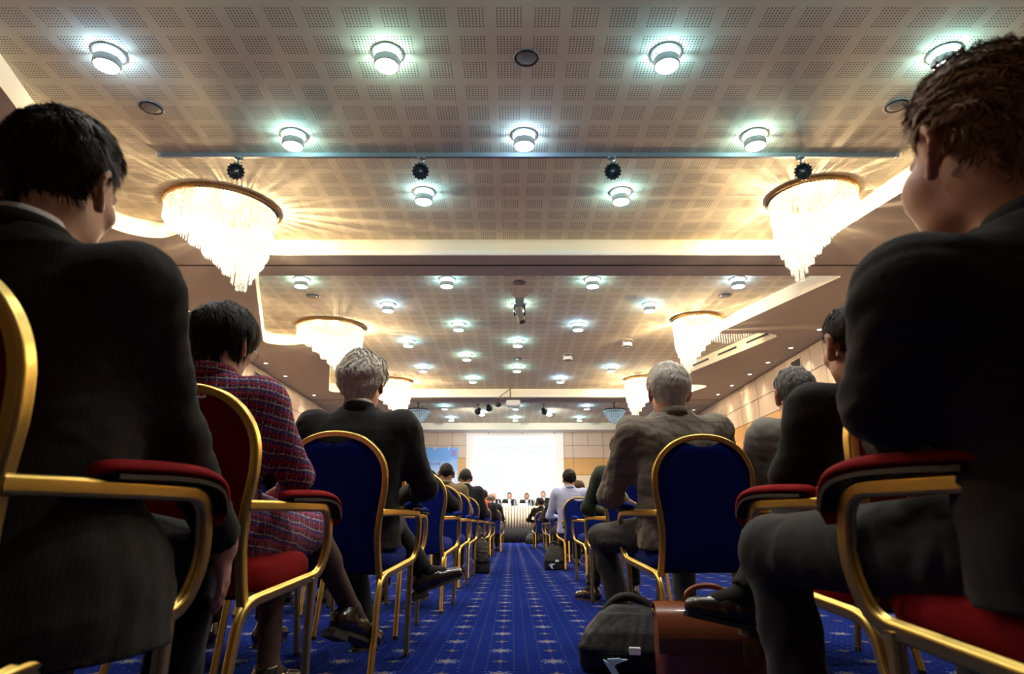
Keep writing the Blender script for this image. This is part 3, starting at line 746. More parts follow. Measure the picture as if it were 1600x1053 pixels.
# ================================================================== PEOPLE: bodies grown as smooth implicit surfaces
def vec(*a): return np.array(a, float)
class Field:
    def __init__(s, lo, hi, h):
        s.lo = np.array(lo, float); s.h = h; s.n = np.ceil((np.array(hi)-s.lo)/h).astype(int)+1
        s.F = np.full(s.n, .2, np.float32)
    def sub(s, lo, hi):
        a = np.maximum(0, np.floor((np.array(lo)-s.lo)/s.h).astype(int)); b = np.minimum(s.n, np.ceil((np.array(hi)-s.lo)/s.h).astype(int)+1)
        if np.any(b <= a): return None
        sl = tuple(slice(i, j) for i, j in zip(a, b))
        X, Y, Z = (s.lo[k] + s.h*np.arange(a[k], b[k]).astype(np.float32) for k in range(3))
        return sl, X[:,None,None], Y[None,:,None], Z[None,None,:]
    def put(s, sl, d, k, cut=False):
        A = s.F[sl]
        if cut: s.F[sl] = np.maximum(A, -d); return
        if k > 0:
            h = np.maximum(k-np.abs(A-d), 0)/k; s.F[sl] = np.minimum(A, d) - h*h*k*.25
        else: s.F[sl] = np.minimum(A, d)
    def cone(s, a, b, ra, rb, k=.02, flat=False, cut=False):
        a = np.array(a, float); b = np.array(b, float); m = max(ra, rb)+k+2*s.h
        q = s.sub(np.minimum(a, b)-m, np.maximum(a, b)+m)
        if q is None: return s
        sl, X, Y, Z = q; d = b-a; L2 = max(1e-9, d@d)
        t0 = ((X-a[0])*d[0]+(Y-a[1])*d[1]+(Z-a[2])*d[2])/L2; t = np.clip(t0, 0, 1)
        D = np.sqrt((X-a[0]-t*d[0])**2+(Y-a[1]-t*d[1])**2+(Z-a[2]-t*d[2])**2) - (ra+(rb-ra)*t)
        if flat: D = np.maximum(D, (t0-1)*math.sqrt(L2))
        s.put(sl, D, k, cut); return s
    def ell(s, c, r, k=.02, rot=None, cut=False):
        c = np.array(c, float); r = np.array(r, float); m = r.max()+k+2*s.h
        q = s.sub(c-m, c+m)
        if q is None: return s
        sl, X, Y, Z = q; x, y, z = X-c[0], Y-c[1], Z-c[2]
        if rot is not None:
            M = np.array(rot).T; x, y, z = (M[i,0]*x+M[i,1]*y+M[i,2]*z for i in range(3))
        k0 = np.sqrt((x/r[0])**2+(y/r[1])**2+(z/r[2])**2); k1 = np.sqrt((x/r[0]**2)**2+(y/r[1]**2)**2+(z/r[2]**2)**2)+1e-6
        s.put(sl, k0*(k0-1)/k1, k, cut); return s
    def loft(s, B, ax, st, k=.03, n=2.5):
        """st rows: t, half width, half depth, depth offset; ax = 3x3 columns ex, ey, ez"""
        st = np.array(st); B = np.array(B, float); ax = np.array(ax); m = st[:,1:3].max()+.06
        p0 = B+ax[:,2]*st[0,0]; p1 = B+ax[:,2]*st[-1,0]
        q = s.sub(np.minimum(p0, p1)-m, np.maximum(p0, p1)+m)
        if q is None: return s
        sl, X, Y, Z = q; x, y, z = X-B[0], Y-B[1], Z-B[2]
        u, v, t = (ax[0,i]*x+ax[1,i]*y+ax[2,i]*z for i in range(3))
        a = np.interp(t, st[:,0], st[:,1]); b = np.interp(t, st[:,0], st[:,2]); o = np.interp(t, st[:,0], st[:,3])
        g = (np.abs(u/a)**n+np.abs((v-o)/b)**n)**(1/n)
        D = (g-1)*np.minimum(a, b); D = np.maximum(D, np.maximum(st[0,0]-t, t-st[-1,0])); s.put(sl, D.astype(np.float32), k); return s
    def half(s, p, nrm, ):
        """keep only the side the normal points away from"""
        sl, X, Y, Z = s.sub(s.lo-1, s.lo+s.n*s.h+1); nrm = np.array(nrm, float)/np.linalg.norm(nrm)
        s.F[sl] = np.maximum(s.F[sl], (X-p[0])*nrm[0]+(Y-p[1])*nrm[1]+(Z-p[2])*nrm[2]); return s
    def mesh(s, name, crease=0.0, seed=0, freq=26.0):
        F = s.F; F[0]=F[-1]=.2; F[:,0]=F[:,-1]=.2; F[:,:,0]=F[:,:,-1]=.2
        S = F < 0; n = np.array(F.shape)-1; cnt = np.zeros(n, np.int8)
        offs = [(i,j,k) for i in (0,1) for j in (0,1) for k in (0,1)]
        def cs(A, o): return A[o[0]:o[0]+n[0], o[1]:o[1]+n[1], o[2]:o[2]+n[2]]
        for o in offs: cnt += cs(S, o)
        mask = (cnt > 0) & (cnt < 8); idx = np.full(n, -1, np.int64); ids = np.argwhere(mask); idx[mask] = np.arange(len(ids))
        pos = np.zeros((len(ids),3)); c = np.zeros(len(ids)); val = {o: cs(F, o)[mask] for o in offs}
        for o in offs:
            for ax in range(3):
                if o[ax]: continue
                p = list(o); p[ax] = 1; p = tuple(p); fa, fb = val[o], val[p]; cr = (fa < 0) != (fb < 0)
                t = np.where(cr, fa/np.where(cr, fa-fb, 1), 0)
                for k in range(3): pos[:,k] += np.where(cr, o[k]+(t if k == ax else 0), 0)
                c += cr
        P = s.lo + (ids + pos/c[:,None])*s.h
        quads = []
        for ax in range(3):
            A = np.moveaxis(S, ax, 0); e = A[:-1] != A[1:]; I = np.moveaxis(idx, ax, 0); ins = A[:-1]
            e = e[:, 1:-1, 1:-1]; w = np.argwhere(e)
            if len(w) == 0: continue
            i, j, k = w[:,0], w[:,1]+1, w[:,2]+1
            q = np.stack([I[i,j-1,k-1], I[i,j,k-1], I[i,j,k], I[i,j-1,k]], 1)
            fl = ins[i,j,k]
            if ax == 1: fl = ~fl
            q[~fl] = q[~fl][:, ::-1]; quads.append(q)
        Q = np.concatenate(quads); Q = Q[(Q >= 0).all(1)]
        if crease > 0: P = P + fold(P, crease, seed, freq)
        me = bpy.data.meshes.new(name); me.vertices.add(len(P)); me.vertices.foreach_set('co', P.astype(np.float32).ravel())
        me.loops.add(len(Q)*4); me.loops.foreach_set('vertex_index', Q.astype(np.int32).ravel())
        me.polygons.add(len(Q)); me.polygons.foreach_set('loop_start', np.arange(0, len(Q)*4, 4, dtype=np.int32)); me.polygons.foreach_set('loop_total', np.full(len(Q), 4, np.int32))
        me.update(calc_edges=True); me.validate(); me.shade_smooth(); return me
def fold(P, amp, seed, freq):
    """soft cloth folds: warped ridged waves, as an offset of the surface points"""
    r = np.random.RandomState(seed+11); out = np.zeros(len(P)); w = np.zeros((len(P),3))
    for i in range(4):
        k = r.normal(size=3); k *= freq*.45/np.linalg.norm(k); w += .10*np.sin(P@k + r.uniform(0, 6.28))[:,None]*r.normal(size=3)
    W = P + w*.6
    for i, (fm, a) in enumerate(((1,.5), (1.9,.32), (3.1,.18))):
        for j in range(2):
            k = r.normal(size=3)*vec(.7,.7,1.2); k *= freq*fm/np.linalg.norm(k)
            out += a*(1-2*np.abs(np.sin(W@k + r.uniform(0, 6.28))))**3 if j else a*np.sin(W@k + r.uniform(0, 6.28))
    d = np.stack([np.sin(P@vec(3,5,2)+seed), np.sin(P@vec(-4,2,3)+1+seed), .5*np.sin(P@vec(2,-3,5)+2)], 1)*.35
    # push mostly sideways away from the body's axis
    c = P - np.array([P[:,0].mean(), P[:,1].mean(), 0]); c[:,2] = 0; c /= np.linalg.norm(c, axis=1)[:,None]+.05
    return (c+d*.5)*(out*amp)[:,None]

# ------------------------------------------------------------------ skin, hair and cloth materials
def m_skin(name, c):
    m = noisy(name, c, tuple(x*.82 for x in c), 18, .5, spec=.4); b = m.node_tree.nodes['Principled BSDF']
    b.inputs['Subsurface Weight'].default_value = .25; b.inputs['Subsurface Radius'].default_value = (1,.25,.12); b.inputs['Subsurface Scale'].default_value = .012; return m
SKIN = m_skin('skin_fair', (.55,.30,.21)); SKIN_R = m_skin('skin_ruddy', (.56,.26,.17)); SKIN_D = m_skin('skin_tan', (.36,.20,.13))
def m_hair(name, c, c2):
    if name in MATS: return MATS[name]
    m = mat(name, c, .58, spec=.2); g = NG(m); at = g.new('ShaderNodeAttribute'); at.attribute_name = 'tone'
    _, _, _, v = g.coord('Object'); n = g.noise(70, 3, vec=v)
    t = g.math('ADD', g.math('MULTIPLY', at.outputs['Fac'], .75), g.math('MULTIPLY', n, .3))
    g.base(g.mix(t, tuple(x*.7 for x in c2), tuple(min(1, x*1.15) for x in c))); g.bump(n, .3, .004); return m
H_DARK = m_hair('dark_brown_hair', (.018,.011,.007), (.035,.022,.013)); H_BLACK = m_hair('black_hair', (.010,.008,.007), (.020,.016,.013))
H_GREY = m_hair('pale_grey_hair', (.86,.81,.72), (.42,.34,.24)); H_WHITE = m_hair('white_hair', (.88,.84,.77), (.58,.50,.40))
H_SALT = m_hair('salt_and_pepper_hair', (.22,.21,.20), (.08,.075,.07)); H_RUST = m_hair('sandy_brown_hair', (.38,.21,.095), (.13,.062,.025)); H_BROWN = m_hair('brown_hair', (.09,.045,.02), (.045,.022,.01))
def m_cloth(name, c, f=1.35, rough=.85): return noisy(name, c, tuple(min(1, x*f) for x in c), 240, rough, bump=.2, spec=.12, sheen=.05)
C_BLACK = m_cloth('black_wool', (.011,.0108,.011)); C_CHAR = m_cloth('charcoal_wool', (.021,.020,.0195)); C_GREY = m_cloth('grey_wool', (.20,.185,.165), 1.2)
C_NAVY = m_cloth('navy_wool', (.016,.018,.026)); C_TAN = m_cloth('olive_tan_wool', (.17,.125,.075)); C_GREEN = m_cloth('dark_green_wool', (.030,.040,.026)); C_SHIRT = m_cloth('pale_blue_cotton', (.44,.51,.78), 1.1)
C_WHITE = m_cloth('white_cotton', (.80,.80,.82), 1.05); C_ORANGE = m_cloth('orange_knit', (.70,.10,.03)); C_BROWN = m_cloth('brown_striped_knit', (.12,.085,.05))
C_TROU = m_cloth('dark_grey_trouser', (.025,.025,.026)); C_TROU2 = m_cloth('black_trouser', (.0095,.0092,.0095)); C_TIE = m_cloth('blue_tie', (.10,.16,.42))
M_SHOE = noisy('polished_leather', (.014,.010,.009), (.020,.013,.010), 30, .22, spec=.6, coat=.3); M_SOLE = mat('shoe_sole', (.03,.026,.022), .6)
M_STOCK = m_cloth('sheer_stocking', (.070,.040,.032)); M_EYE = mat('eye', (.75,.72,.70), .2); M_IRIS = mat('iris', (.05,.03,.02), .2)
def m_plaid(name, base, stripes, sc=1.0, rough=.9):
    """woven check: list of (axis, period, width, offset, colour, strength)"""
    m = mat(name, base, rough, spec=.1, sheen=.05); g = NG(m); x, y, z, v = g.coord('Object')
    nz = g.noise(9, 2, vec=v); jit = g.math('MULTIPLY', g.math('SUBTRACT', nz, .5), .02)
    u = g.math('ADD', g.math('ADD', x, g.math('MULTIPLY', y, .8)), jit); w2 = g.math('ADD', g.math('ADD', z, g.math('MULTIPLY', y, .15)), jit)
    col = g.mix(g.noise(500, 2, vec=v), base, tuple(c*1.7 for c in base))
    for ax, per, wd, off, c, s in stripes:
        t = g.math('MODULO', g.math('ADD', u if ax == 'u' else w2, 10+off), per)
        br = g.math('MULTIPLY', g.math('GREATER_THAN', g.noise(180, 1, vec=v), .42), s)
        col = g.mix(g.math('MULTIPLY', g.math('LESS_THAN', t, wd), br), col, c)
    g.base(col); g.bump(g.noise(420, 2, vec=v), .35, .003); return m
C_PLAID = m_plaid('plaid_boucle', (.022,.016,.038), [(a, .034*q, wd, off, c, s) for a in 'uw' for q, wd, off, c, s in ((1,.008,0,(.34,.03,.06),.9), (1,.0035,.012,(.62,.52,.42),.85), (1,.007,.020,(.09,.06,.26),.9), (2,.005,.028,(.42,.09,.20),.8))])
C_TWEED = m_plaid('tweed_check', (.175,.148,.115), [('u',.070,.0030,0,(.34,.28,.19),.7), ('w',.074,.0030,0,(.34,.28,.19),.7), ('u',.070,.010,.034,(.09,.075,.06),.55), ('w',.074,.010,.036,(.09,.075,.06),.55), ('u',.0075,.003,0,(.25,.22,.175),.4)])
C_PIN = m_plaid('pinstripe_wool', (.0165,.0158,.0152), [('u',.012,.0020,0,(.042,.038,.035),.5)])

# ------------------------------------------------------------------ the figure
def rotm(yaw=0, pitch=0, roll=0):
    """columns = head right, forward, up; positive pitch looks up, positive yaw turns to the left"""
    return np.array(Euler((R(pitch), R(roll), R(yaw)), 'XYZ').to_matrix())
HAIRLINE = [(0,40), (40,36), (62,20), (78,-6), (88,8), (104,4), (116,-34), (145,-52), (180,-58)]
BOBLINE = [(0,30), (40,22), (60,-15), (85,-38), (120,-50), (150,-52), (180,-52)]
def head_pts(J, p): return J['head'] + J['hr'] @ (np.array(p)*J['hs'])
def person_joints(lean=-6, side=0, twist=0, h=1.0, yaw=0, pitch=0, roll=0, tall=0.0, fwd=0.0, sw=.185, hs=1.0, nk=0.0, **k):
    J = {}; P = vec(0, -.07+fwd, .55); T = np.array(Euler((R(-lean), R(side), 0), 'XYZ').to_matrix())
    J['pel'] = P; J['ax'] = T @ np.array(Euler((0,0,R(twist))).to_matrix()); up = T[:,2]; Lt = (.515+tall)*h
    J['Lt'] = Lt; J['neck'] = P + up*Lt; A = J['ax']
    for s, q in ((1,'r'), (-1,'l')): J['sh_'+q] = P + up*(Lt-.075) + A[:,0]*s*sw*h
    J['hr'] = rotm(yaw, pitch, roll); J['hs'] = hs
    J['head'] = J['neck'] + up*(.052+nk)*hs + vec(0,.042,.050)*hs
    for s, q in ((1,'r'), (-1,'l')):
        J['hip_'+q] = P + vec(s*.095, .02, -.015)
        J['kn_'+q] = vec(s*.15, .44+fwd, .50); J['an_'+q] = vec(s*.14, .42+fwd, .095); J['toe_'+q] = vec(s*.17, .57+fwd, .03)
        J['el_'+q] = vec(s*.275, .00+fwd, .73); J['wr_'+q] = vec(s*.12, .22+fwd, .67); J['hd_'+q] = vec(-s*.5, .85, -.15)
    for key, v in k.get('J', {}).items(): J[key] = np.array(v, float) if not np.isscalar(v) else v
    for q in 'rl':
        if 'ff_'+q in J:      # raised foot: toe follows from ankle, pointing direction and instep direction
            fw = J['ff_'+q]/np.linalg.norm(J['ff_'+q]); up_ = J['fu_'+q]-fw*(J['fu_'+q]@fw); up_ /= np.linalg.norm(up_)
            J['fu_'+q] = up_; J['toe_'+q] = J['an_'+q]+fw*.145-up_*.062; J.pop('ff_'+q)
    if 'full' in k: J['full'] = k['full']
    return J
def add_head(f, J, fine):
    hs, M, C = J['hs'], J['hr'], J['head']
    def E(c, r, k=.018, rot=None): f.ell(C+M@(np.array(c)*hs), np.array(r)*hs, k, M if rot is None else M@rot)
    E((0,-.012,.030), (.075,.096,.088)); E((0,.035,-.040), (.056,.058,.078), .03); E((0,.062,-.092), (.026,.024,.022), .025)
    for s in (1,-1): E((s*.042,.012,-.068), (.020,.034,.030), .03); E((s*.036,.066,-.022), (.024,.022,.022), .02)
    E((0,.076,.022), (.048,.018,.014), .018); E((0,-.045,-.035), (.056,.045,.060), .03)
    if J.get('full'):
        for s in (1,-1): E((s*.046,.048,-.040), (.030*J['full'],.040,.042), .03); E((s*.03,.03,-.095), (.034,.04,.026), .04)
    a = C+M@(vec(0,.090,.012)*hs); b = C+M@(vec(0,.110,-.026)*hs); f.cone(a, b, .009*hs, .013*hs, .012)
    for s in (1,-1): E((s*.012,.100,-.030), (.008,.010,.007), .008)
    for s in (1,-1): E((s*.031,.0935,.004), (.013,.010,.008), .0, None) if False else None
    E((0,.090,-.058), (.023,.011,.006), .006); E((0,.088,-.068), (.020,.011,.007), .006)
    for s in (1,-1):
        ear = [(.012,.010), (.010,.026), (.000,.034), (-.013,.032), (-.022,.020), (-.023,.004), (-.017,-.010), (-.010,-.022), (-.002,-.032), (.006,-.028)]
        pts = [C+M@(vec(s*(.076+.020*min(1,max(0,(.014-y)/.030))), y-.004, z-.006)*hs) for y, z in ear]
        rr = .0062*hs if fine else .009*hs
        for i in range(len(pts)-1): f.cone(pts[i], pts[i+1], rr*(1.0 if i < 7 else 1.25), rr*(1.0 if i < 7 else 1.3), .004)
        E((s*.080,-.008,-.004), (.006,.015,.026), .008, np.array(Euler((0,0,R(-s*28))).to_matrix()))
    f.cone(C+M@(vec(0,-.022,-.050)*hs), J['neck']-J['ax'][:,2]*.04, .056*hs, .062*hs, .03)
def hand_frame(J, q):
    w = J['wr_'+q]; d = np.array(J['hd_'+q], float); d /= np.linalg.norm(d)
    s = 1 if q == 'r' else -1
    n = np.array(J.get('hn_'+q, (0, 0, 1.0)), float); n = n - d*(n@d); n /= np.linalg.norm(n)      # back of hand
    side = np.cross(d, n)*1.0                                                                       # towards little finger for the right hand
    return w, d, n, side*s
def add_hand(f, J, q, curl=25):
    w, d, n, sd = hand_frame(J, q); curl = J.get('curl_'+q, curl)
    pc = w + d*.045; rot = np.stack([sd, d, n], 1)
    f.ell(pc, (.041,.052,.016), .02, rot); f.cone(w-d*.02, w+d*.02, .027, .028, .02)
    for i, (off, L) in enumerate(((-.030,.074), (-.010,.083), (.010,.078), (.028,.062))):
        p = w + d*(.088-.006*abs(i-1.3)) + sd*off; a = R(curl*.6); dirv = d; r = .0092-.0006*(i == 3)
        for seg, l in enumerate((.44,.31,.25)):
            dirv = (d*math.cos(a) - n*math.sin(a)) + sd*off*1.2; dirv = dirv/np.linalg.norm(dirv)
            p2 = p + dirv*L*l; f.cone(p, p2, r, r*.93, .004); p = p2; r *= .93; a += R(curl*.9)
    p = w + d*.022 - sd*.034; dv = d*.72 - sd*.55 - n*.25; dv /= np.linalg.norm(dv)
    p2 = p + dv*.036; f.cone(p, p2, .0125, .0105, .008); d2 = d*.9 - sd*.12 - n*.42; d2 /= np.linalg.norm(d2)
    f.cone(p2, p2+d2*.032, .0103, .0085, .004)
BODY = [(-.05,.150,.105,0), (.06,.140,.095,0), (.16,.128,.088,.0), (.30,.150,.095,0), (.40,.160,.085,0), (.455,.12,.070,0), (.50,.055,.055,0)]
def bbox(J, m=.16, keys=None):
    P = np.array([v for k, v in J.items() if isinstance(v, np.ndarray) and v.shape == (3,) and not k.startswith(('hd_','hn_')) and (keys is None or k.split('_')[0] in keys)])
    return P.min(0)-m, P.max(0)+m
def body_mesh(J, h, fem=False, fine=True):
    lo, hi = bbox(J, .17); hi[2] = max(hi[2], J['head'][2]+.15); f = Field(lo, hi, h); k = J['Lt']/.515
    f.loft(J['pel'], J['ax'], [(t*k, a, b, o) for t, a, b, o in BODY], .03)
    for q in 'rl':
        f.cone(J['sh_'+q], J['el_'+q], .043, .034, .03); f.cone(J['el_'+q], J['wr_'+q], .036, .026, .02)
        f.cone(J['hip_'+q], J['kn_'+q], .066, .048, .03); f.cone(J['kn_'+q], J['an_'+q], .048, .032, .02)
        c = J['kn_'+q]*.65+J['an_'+q]*.35; f.cone(J['kn_'+q]*.85+J['an_'+q]*.15, c, .042, .048, .03)
        f.cone(J['an_'+q], J['toe_'+q], .030, .026, .02); add_hand(f, J, q)
    add_head(f, J, fine); return f.mesh('body')
COAT = [(-.075,.192,.138,.015), (.05,.184,.132,.01), (.15,.178,.124,.0), (.28,.196,.126,-.004), (.37,.212,.118,-.008), (.415,.216,.106,-.010), (.445,.196,.094,-.010), (.475,.148,.085,-.008), (.500,.098,.077,-.004), (.520,.076,.070,.0)]
def coat_mesh(J, h, bulk=1.0, seed=0, crease=.0055, cuff=1.0, pads=1.0, sleeve=(.063,.051,.040), drape=()):
    lo, hi = bbox(J, .15, {'pel','neck','sh','el','wr'}); lo[2] -= .03; f = Field(lo, hi, h); k = J['Lt']/.515
    f.loft(J['pel'], J['ax'], [(t*k, a*bulk, b*bulk, o) for t, a, b, o in COAT], .02)
    for s, q in ((1,'r'), (-1,'l')):
        sh, el, wr = J['sh_'+q], J['el_'+q], J['wr_'+q]; w2 = el+(wr-el)*cuff
        f.ell(sh-J['ax'][:,2]*.012-J['ax'][:,0]*s*.010, (.068*pads*bulk,.066*bulk,.048*bulk), .05)
        f.cone(sh, el, sleeve[0]*bulk, sleeve[1]*bulk, .06); f.cone(el, w2, sleeve[1]*bulk, sleeve[2]*bulk, .03, True)
    for c, r in drape: f.ell(c, r, .06)
    # opening for the neck
    n0 = J['neck']; f.ell(n0+J['ax'][:,2]*.03+J['ax'][:,1]*.005, (.058,.060,.05), 0, J['ax'], True)
    return f.mesh('jacket', crease, seed)
def trouser_mesh(J, h, seed=0, crease=.006, hem=.96, r=(.090,.072,.066,.056)):
    lo, hi = bbox(J, .14, {'pel','hip','kn','an'}); f = Field(lo, hi, h)
    f.ell(J['pel']+vec(0,-.01,.0), (.165,.125,.10), .03)
    for q in 'rl':
        kn, an = J['kn_'+q], J['an_'+q]
        f.cone(J['hip_'+q], kn, r[0], r[1], .04); f.cone(kn, kn+(an-kn)*hem, r[2], r[3], .03, True)
    return f.mesh('trousers', crease, seed+3, 30)
def shoe_parts(J, q, root, m=None, heel=.0):
    an, to = J['an_'+q], J['toe_'+q]; d = to-an; up = np.array(J.get('fu_'+q, (0,0,1.0)), float)
    fw = d-up*(d@up); fw /= np.linalg.norm(fw); sd = np.cross(fw, up); base = an - up*.095 - fw*.045
    def W(x, y, z): return base + sd*x + fw*y + up*z
    pts = [W(x, y, z) for x in (-.07,.07) for y in (-.06,.30) for z in (-.03,.16)]; f = Field(np.min(pts, 0), np.max(pts, 0), .008)
    f.cone(W(0,.0,.045), W(0,.10,.045), .036, .040, .02); f.cone(W(0,.10,.045), W(0,.205,.032), .043, .033, .02); f.cone(W(0,.01,.05), W(0,.035,.105), .038, .040, .03)
    f.half(W(0,0,.010), -up); f.half(W(0,.03,.112), up*.9-fw*.15)
    o = link('shoe', f.mesh('shoe'), m or M_SHOE, root)
    out = []; N = 20
    for i in range(N):
        a = 2*PI*i/N; y = .095+.145*math.cos(a); x = (.040 if y > .08 else .034)*math.sin(a)*(1+.12*math.sin(PI*(y+.05)/.3)); out.append((x, y))
    b = MB(); v = [W(x, y, z) for z in (.0,.014) for x, y in out]; b.add(v, [tuple(reversed(range(N))), tuple(range(N, 2*N))]+[(i,(i+1)%N,N+(i+1)%N,N+i) for i in range(N)])
    v = [W(x, y, z) for z in (-.022,.002) for x, y in ((-.032,-.045),(.032,-.045),(.034,.03),(-.034,.03))]; b.add(v, [(3,2,1,0),(4,5,6,7),(0,1,5,4),(1,2,6,5),(2,3,7,6),(3,0,4,7)])
    b.obj('sole', M_SOLE, o)
    return o
def hair_mesh(J, line=HAIRLINE, th=(.016,.010,.012), nz=.004, strands=0, slen=.035, swid=.0014, wave=0.0, seed=0, lift=.004, whorl=(0,-.55,.83), res=72, bald=0.0):
    r = np.random.RandomState(seed); C0 = vec(0,-.012,.030); RAD = vec(.0765,.0975,.0895)
    la = np.array(line, float)
    def info(d):
        az = np.degrees(np.arctan2(np.abs(d[...,0]), d[...,1])); el = np.degrees(np.arcsin(np.clip(d[...,2], -1, 1)))
        m = np.clip((el-np.interp(az, la[:,0], la[:,1]))/9, 0, 1)
        if bald: m = m*np.clip((np.arccos(np.clip(d@vec(0,-.25,.968), -1, 1))-bald)/.15, 0, 1)
        base = 1/np.sqrt(((d/RAD)**2).sum(-1)); eln = np.clip(-el, 0, 66)
        rho = 1/np.sqrt((np.sin(np.radians(az))/RAD[0])**2+(np.cos(np.radians(az))/RAD[1])**2)
        base = np.where(el < 0, rho/np.cos(np.radians(eln))*(1-.25*eln/50), base)
        top = np.clip((el-15)/50, 0, 1); back = np.clip((az-90)/60, 0, 1)
        t = th[0]*top + (1-top)*(th[1]*(1-back)+th[2]*back)
        low = np.clip((el+20)/-25, 0, 1); t = t*(1-.45*low)
        return m, base, t
    k1, k2, k3 = (r.normal(size=3)*f for f in (9, 17, 30)); ph = r.uniform(0, 6.28, 3)
    def bumpf(d):
        a = np.sin(d@k1+ph[0]) + .6*np.sin(d@k2+ph[1]+1.5*np.sin(d@k1)) + .5*np.sin(d@k3+ph[2]); return a/2
    nu, nv = res, res//2; th_, ph_ = np.linspace(0, PI, nv+1), np.linspace(0, 2*PI, nu, endpoint=False)
    D = np.stack([np.sin(th_)[:,None]*np.sin(ph_)[None], np.sin(th_)[:,None]*np.cos(ph_)[None], np.repeat(np.cos(th_)[:,None], nu, 1)], -1).reshape(-1, 3)
    m, base, t = info(D); sm = m*m*(3-2*m)
    rad = np.where(m > 0, base*(.93+.07*sm)+t*sm*(1+0*base)+nz*bumpf(D)*sm, base*.86)
    V = C0 + D*rad[:,None]; F = []
    for j in range(nv):
        for i in range(nu): F.append((j*nu+i, (j+1)*nu+i, (j+1)*nu+(i+1)%nu, j*nu+(i+1)%nu))
    V = [head_pts(J, p) for p in V]
    if strands:
        W = np.array(whorl, float); W /= np.linalg.norm(W); n = 0; vs_ = []; fs = []
        d = r.normal(size=(strands*4, 3)); d /= np.linalg.norm(d, axis=1)[:,None]; m, base, t = info(d); d = d[m > .45][:strands]; n = len(d)
        m, base, t = info(d); pos = C0 + d*(base + t*.75)[:,None]
        cl = np.stack([np.sin(d@(r.normal(size=3)*14)+i) for i in range(3)], 1)       # clumping field
        side0 = None; rows_ = []; L = slen*r.uniform(.6, 1.25, n); lf = r.uniform(0, 1, n)*lift; K = 4
        for s in range(K):
            nd = pos-C0; nd /= np.linalg.norm(nd, axis=1)[:,None]
            fl = nd-W; fl += vec(0,0,-.25) + cl*.35 + r.normal(size=(n,3))*.08
            if wave: fl += wave*np.stack([np.sin(nd@vec(31,12,25)+s*1.6+i*2) for i in range(3)], 1)
            fl -= nd*(fl*nd).sum(1)[:,None]; fl /= np.linalg.norm(fl, axis=1)[:,None]+1e-6
            sd = np.cross(fl, nd); wd = swid*(1, 1, .8, .15)[s]
            rows_.append((pos-sd*wd, pos+sd*wd))
            pos = pos + fl*(L/(K-1))[:,None]; nd = pos-C0; rl = np.linalg.norm(nd, axis=1); nd /= rl[:,None]; m2, b2, t2 = info(nd)
            tgt = b2+t2*.9+lf*(s+1)/(K-1)+nz*bumpf(nd); pos = C0 + nd*np.maximum(tgt, rl*.985)[:,None]
        b0 = len(V)
        S = np.stack([np.stack(x, 1) for x in rows_], 1).reshape(n*K*2, 3)
        S = J['head'] + (S*J['hs'])@J['hr'].T; V += list(S)
        for i in range(n):
            for s in range(K-1):
                a = b0+i*K*2+s*2; F.append((a, a+1, a+3, a+2))
    me = pyd('hair', V, F); me.shade_smooth(); ns = len(V)-(nv+1)*nu
    tone = np.full(len(V), .35, np.float32)
    if ns: tone[-ns:] = np.repeat(np.clip(r.normal(.55, .33, ns//8), 0, 1), 8)
    me.attributes.new('tone', 'FLOAT', 'POINT').data.foreach_set('value', tone); return me
def ring_band(J, rx, ry, up, hgt, thick, tilt, name, m, root, gap=0, zoff=.0, n=40):
    """collar band round the neck; open at the front by gap degrees"""
    A = J['ax']; c = J['neck'] + A[:,2]*up; v = []; f = []; a0, a1 = R(90+gap/2), R(90+360-gap/2)
    for i in range(n+1):
        a = a0+(a1-a0)*i/n; x, y = math.cos(a), math.sin(a); back = (1-y)/2
        for k, (dr, z) in enumerate(((thick,-hgt*.5), (thick,hgt*.25), (thick*.3,hgt*.5), (-thick,hgt*.45), (-thick,-hgt*.5))):
            fl = .010*(1 if z < 0 else -.3)
            v.append(c + A[:,0]*(x*(rx+dr+fl)) + A[:,1]*(y*(ry+dr+fl)-.004) + A[:,2]*(z + tilt*(back-.5)))
    for i in range(n):
        for k in range(5): f.append((i*5+k, i*5+(k+1)%5, (i+1)*5+(k+1)%5, (i+1)*5+k))
    f.append((4,3,2,1,0)); f.append(tuple(n*5+k for k in range(5)))
    me = pyd(name, v, f); bm = bmesh.new(); bm.from_mesh(me); bmesh.ops.recalc_face_normals(bm, faces=bm.faces); bm.to_mesh(me); bm.free()
    return link(name, me, m, root, True)
def eyes(J, root):
    for s in (1,-1):
        e = MB().ball(head_pts(J, (s*.031,.0835,.004)), .0115*J['hs'], 10, 8).obj('eye', M_EYE, root, True)
        MB().ball(head_pts(J, (s*.031,.0915,.004)), .0052*J['hs'], 8, 6).obj('iris', M_IRIS, e, True)
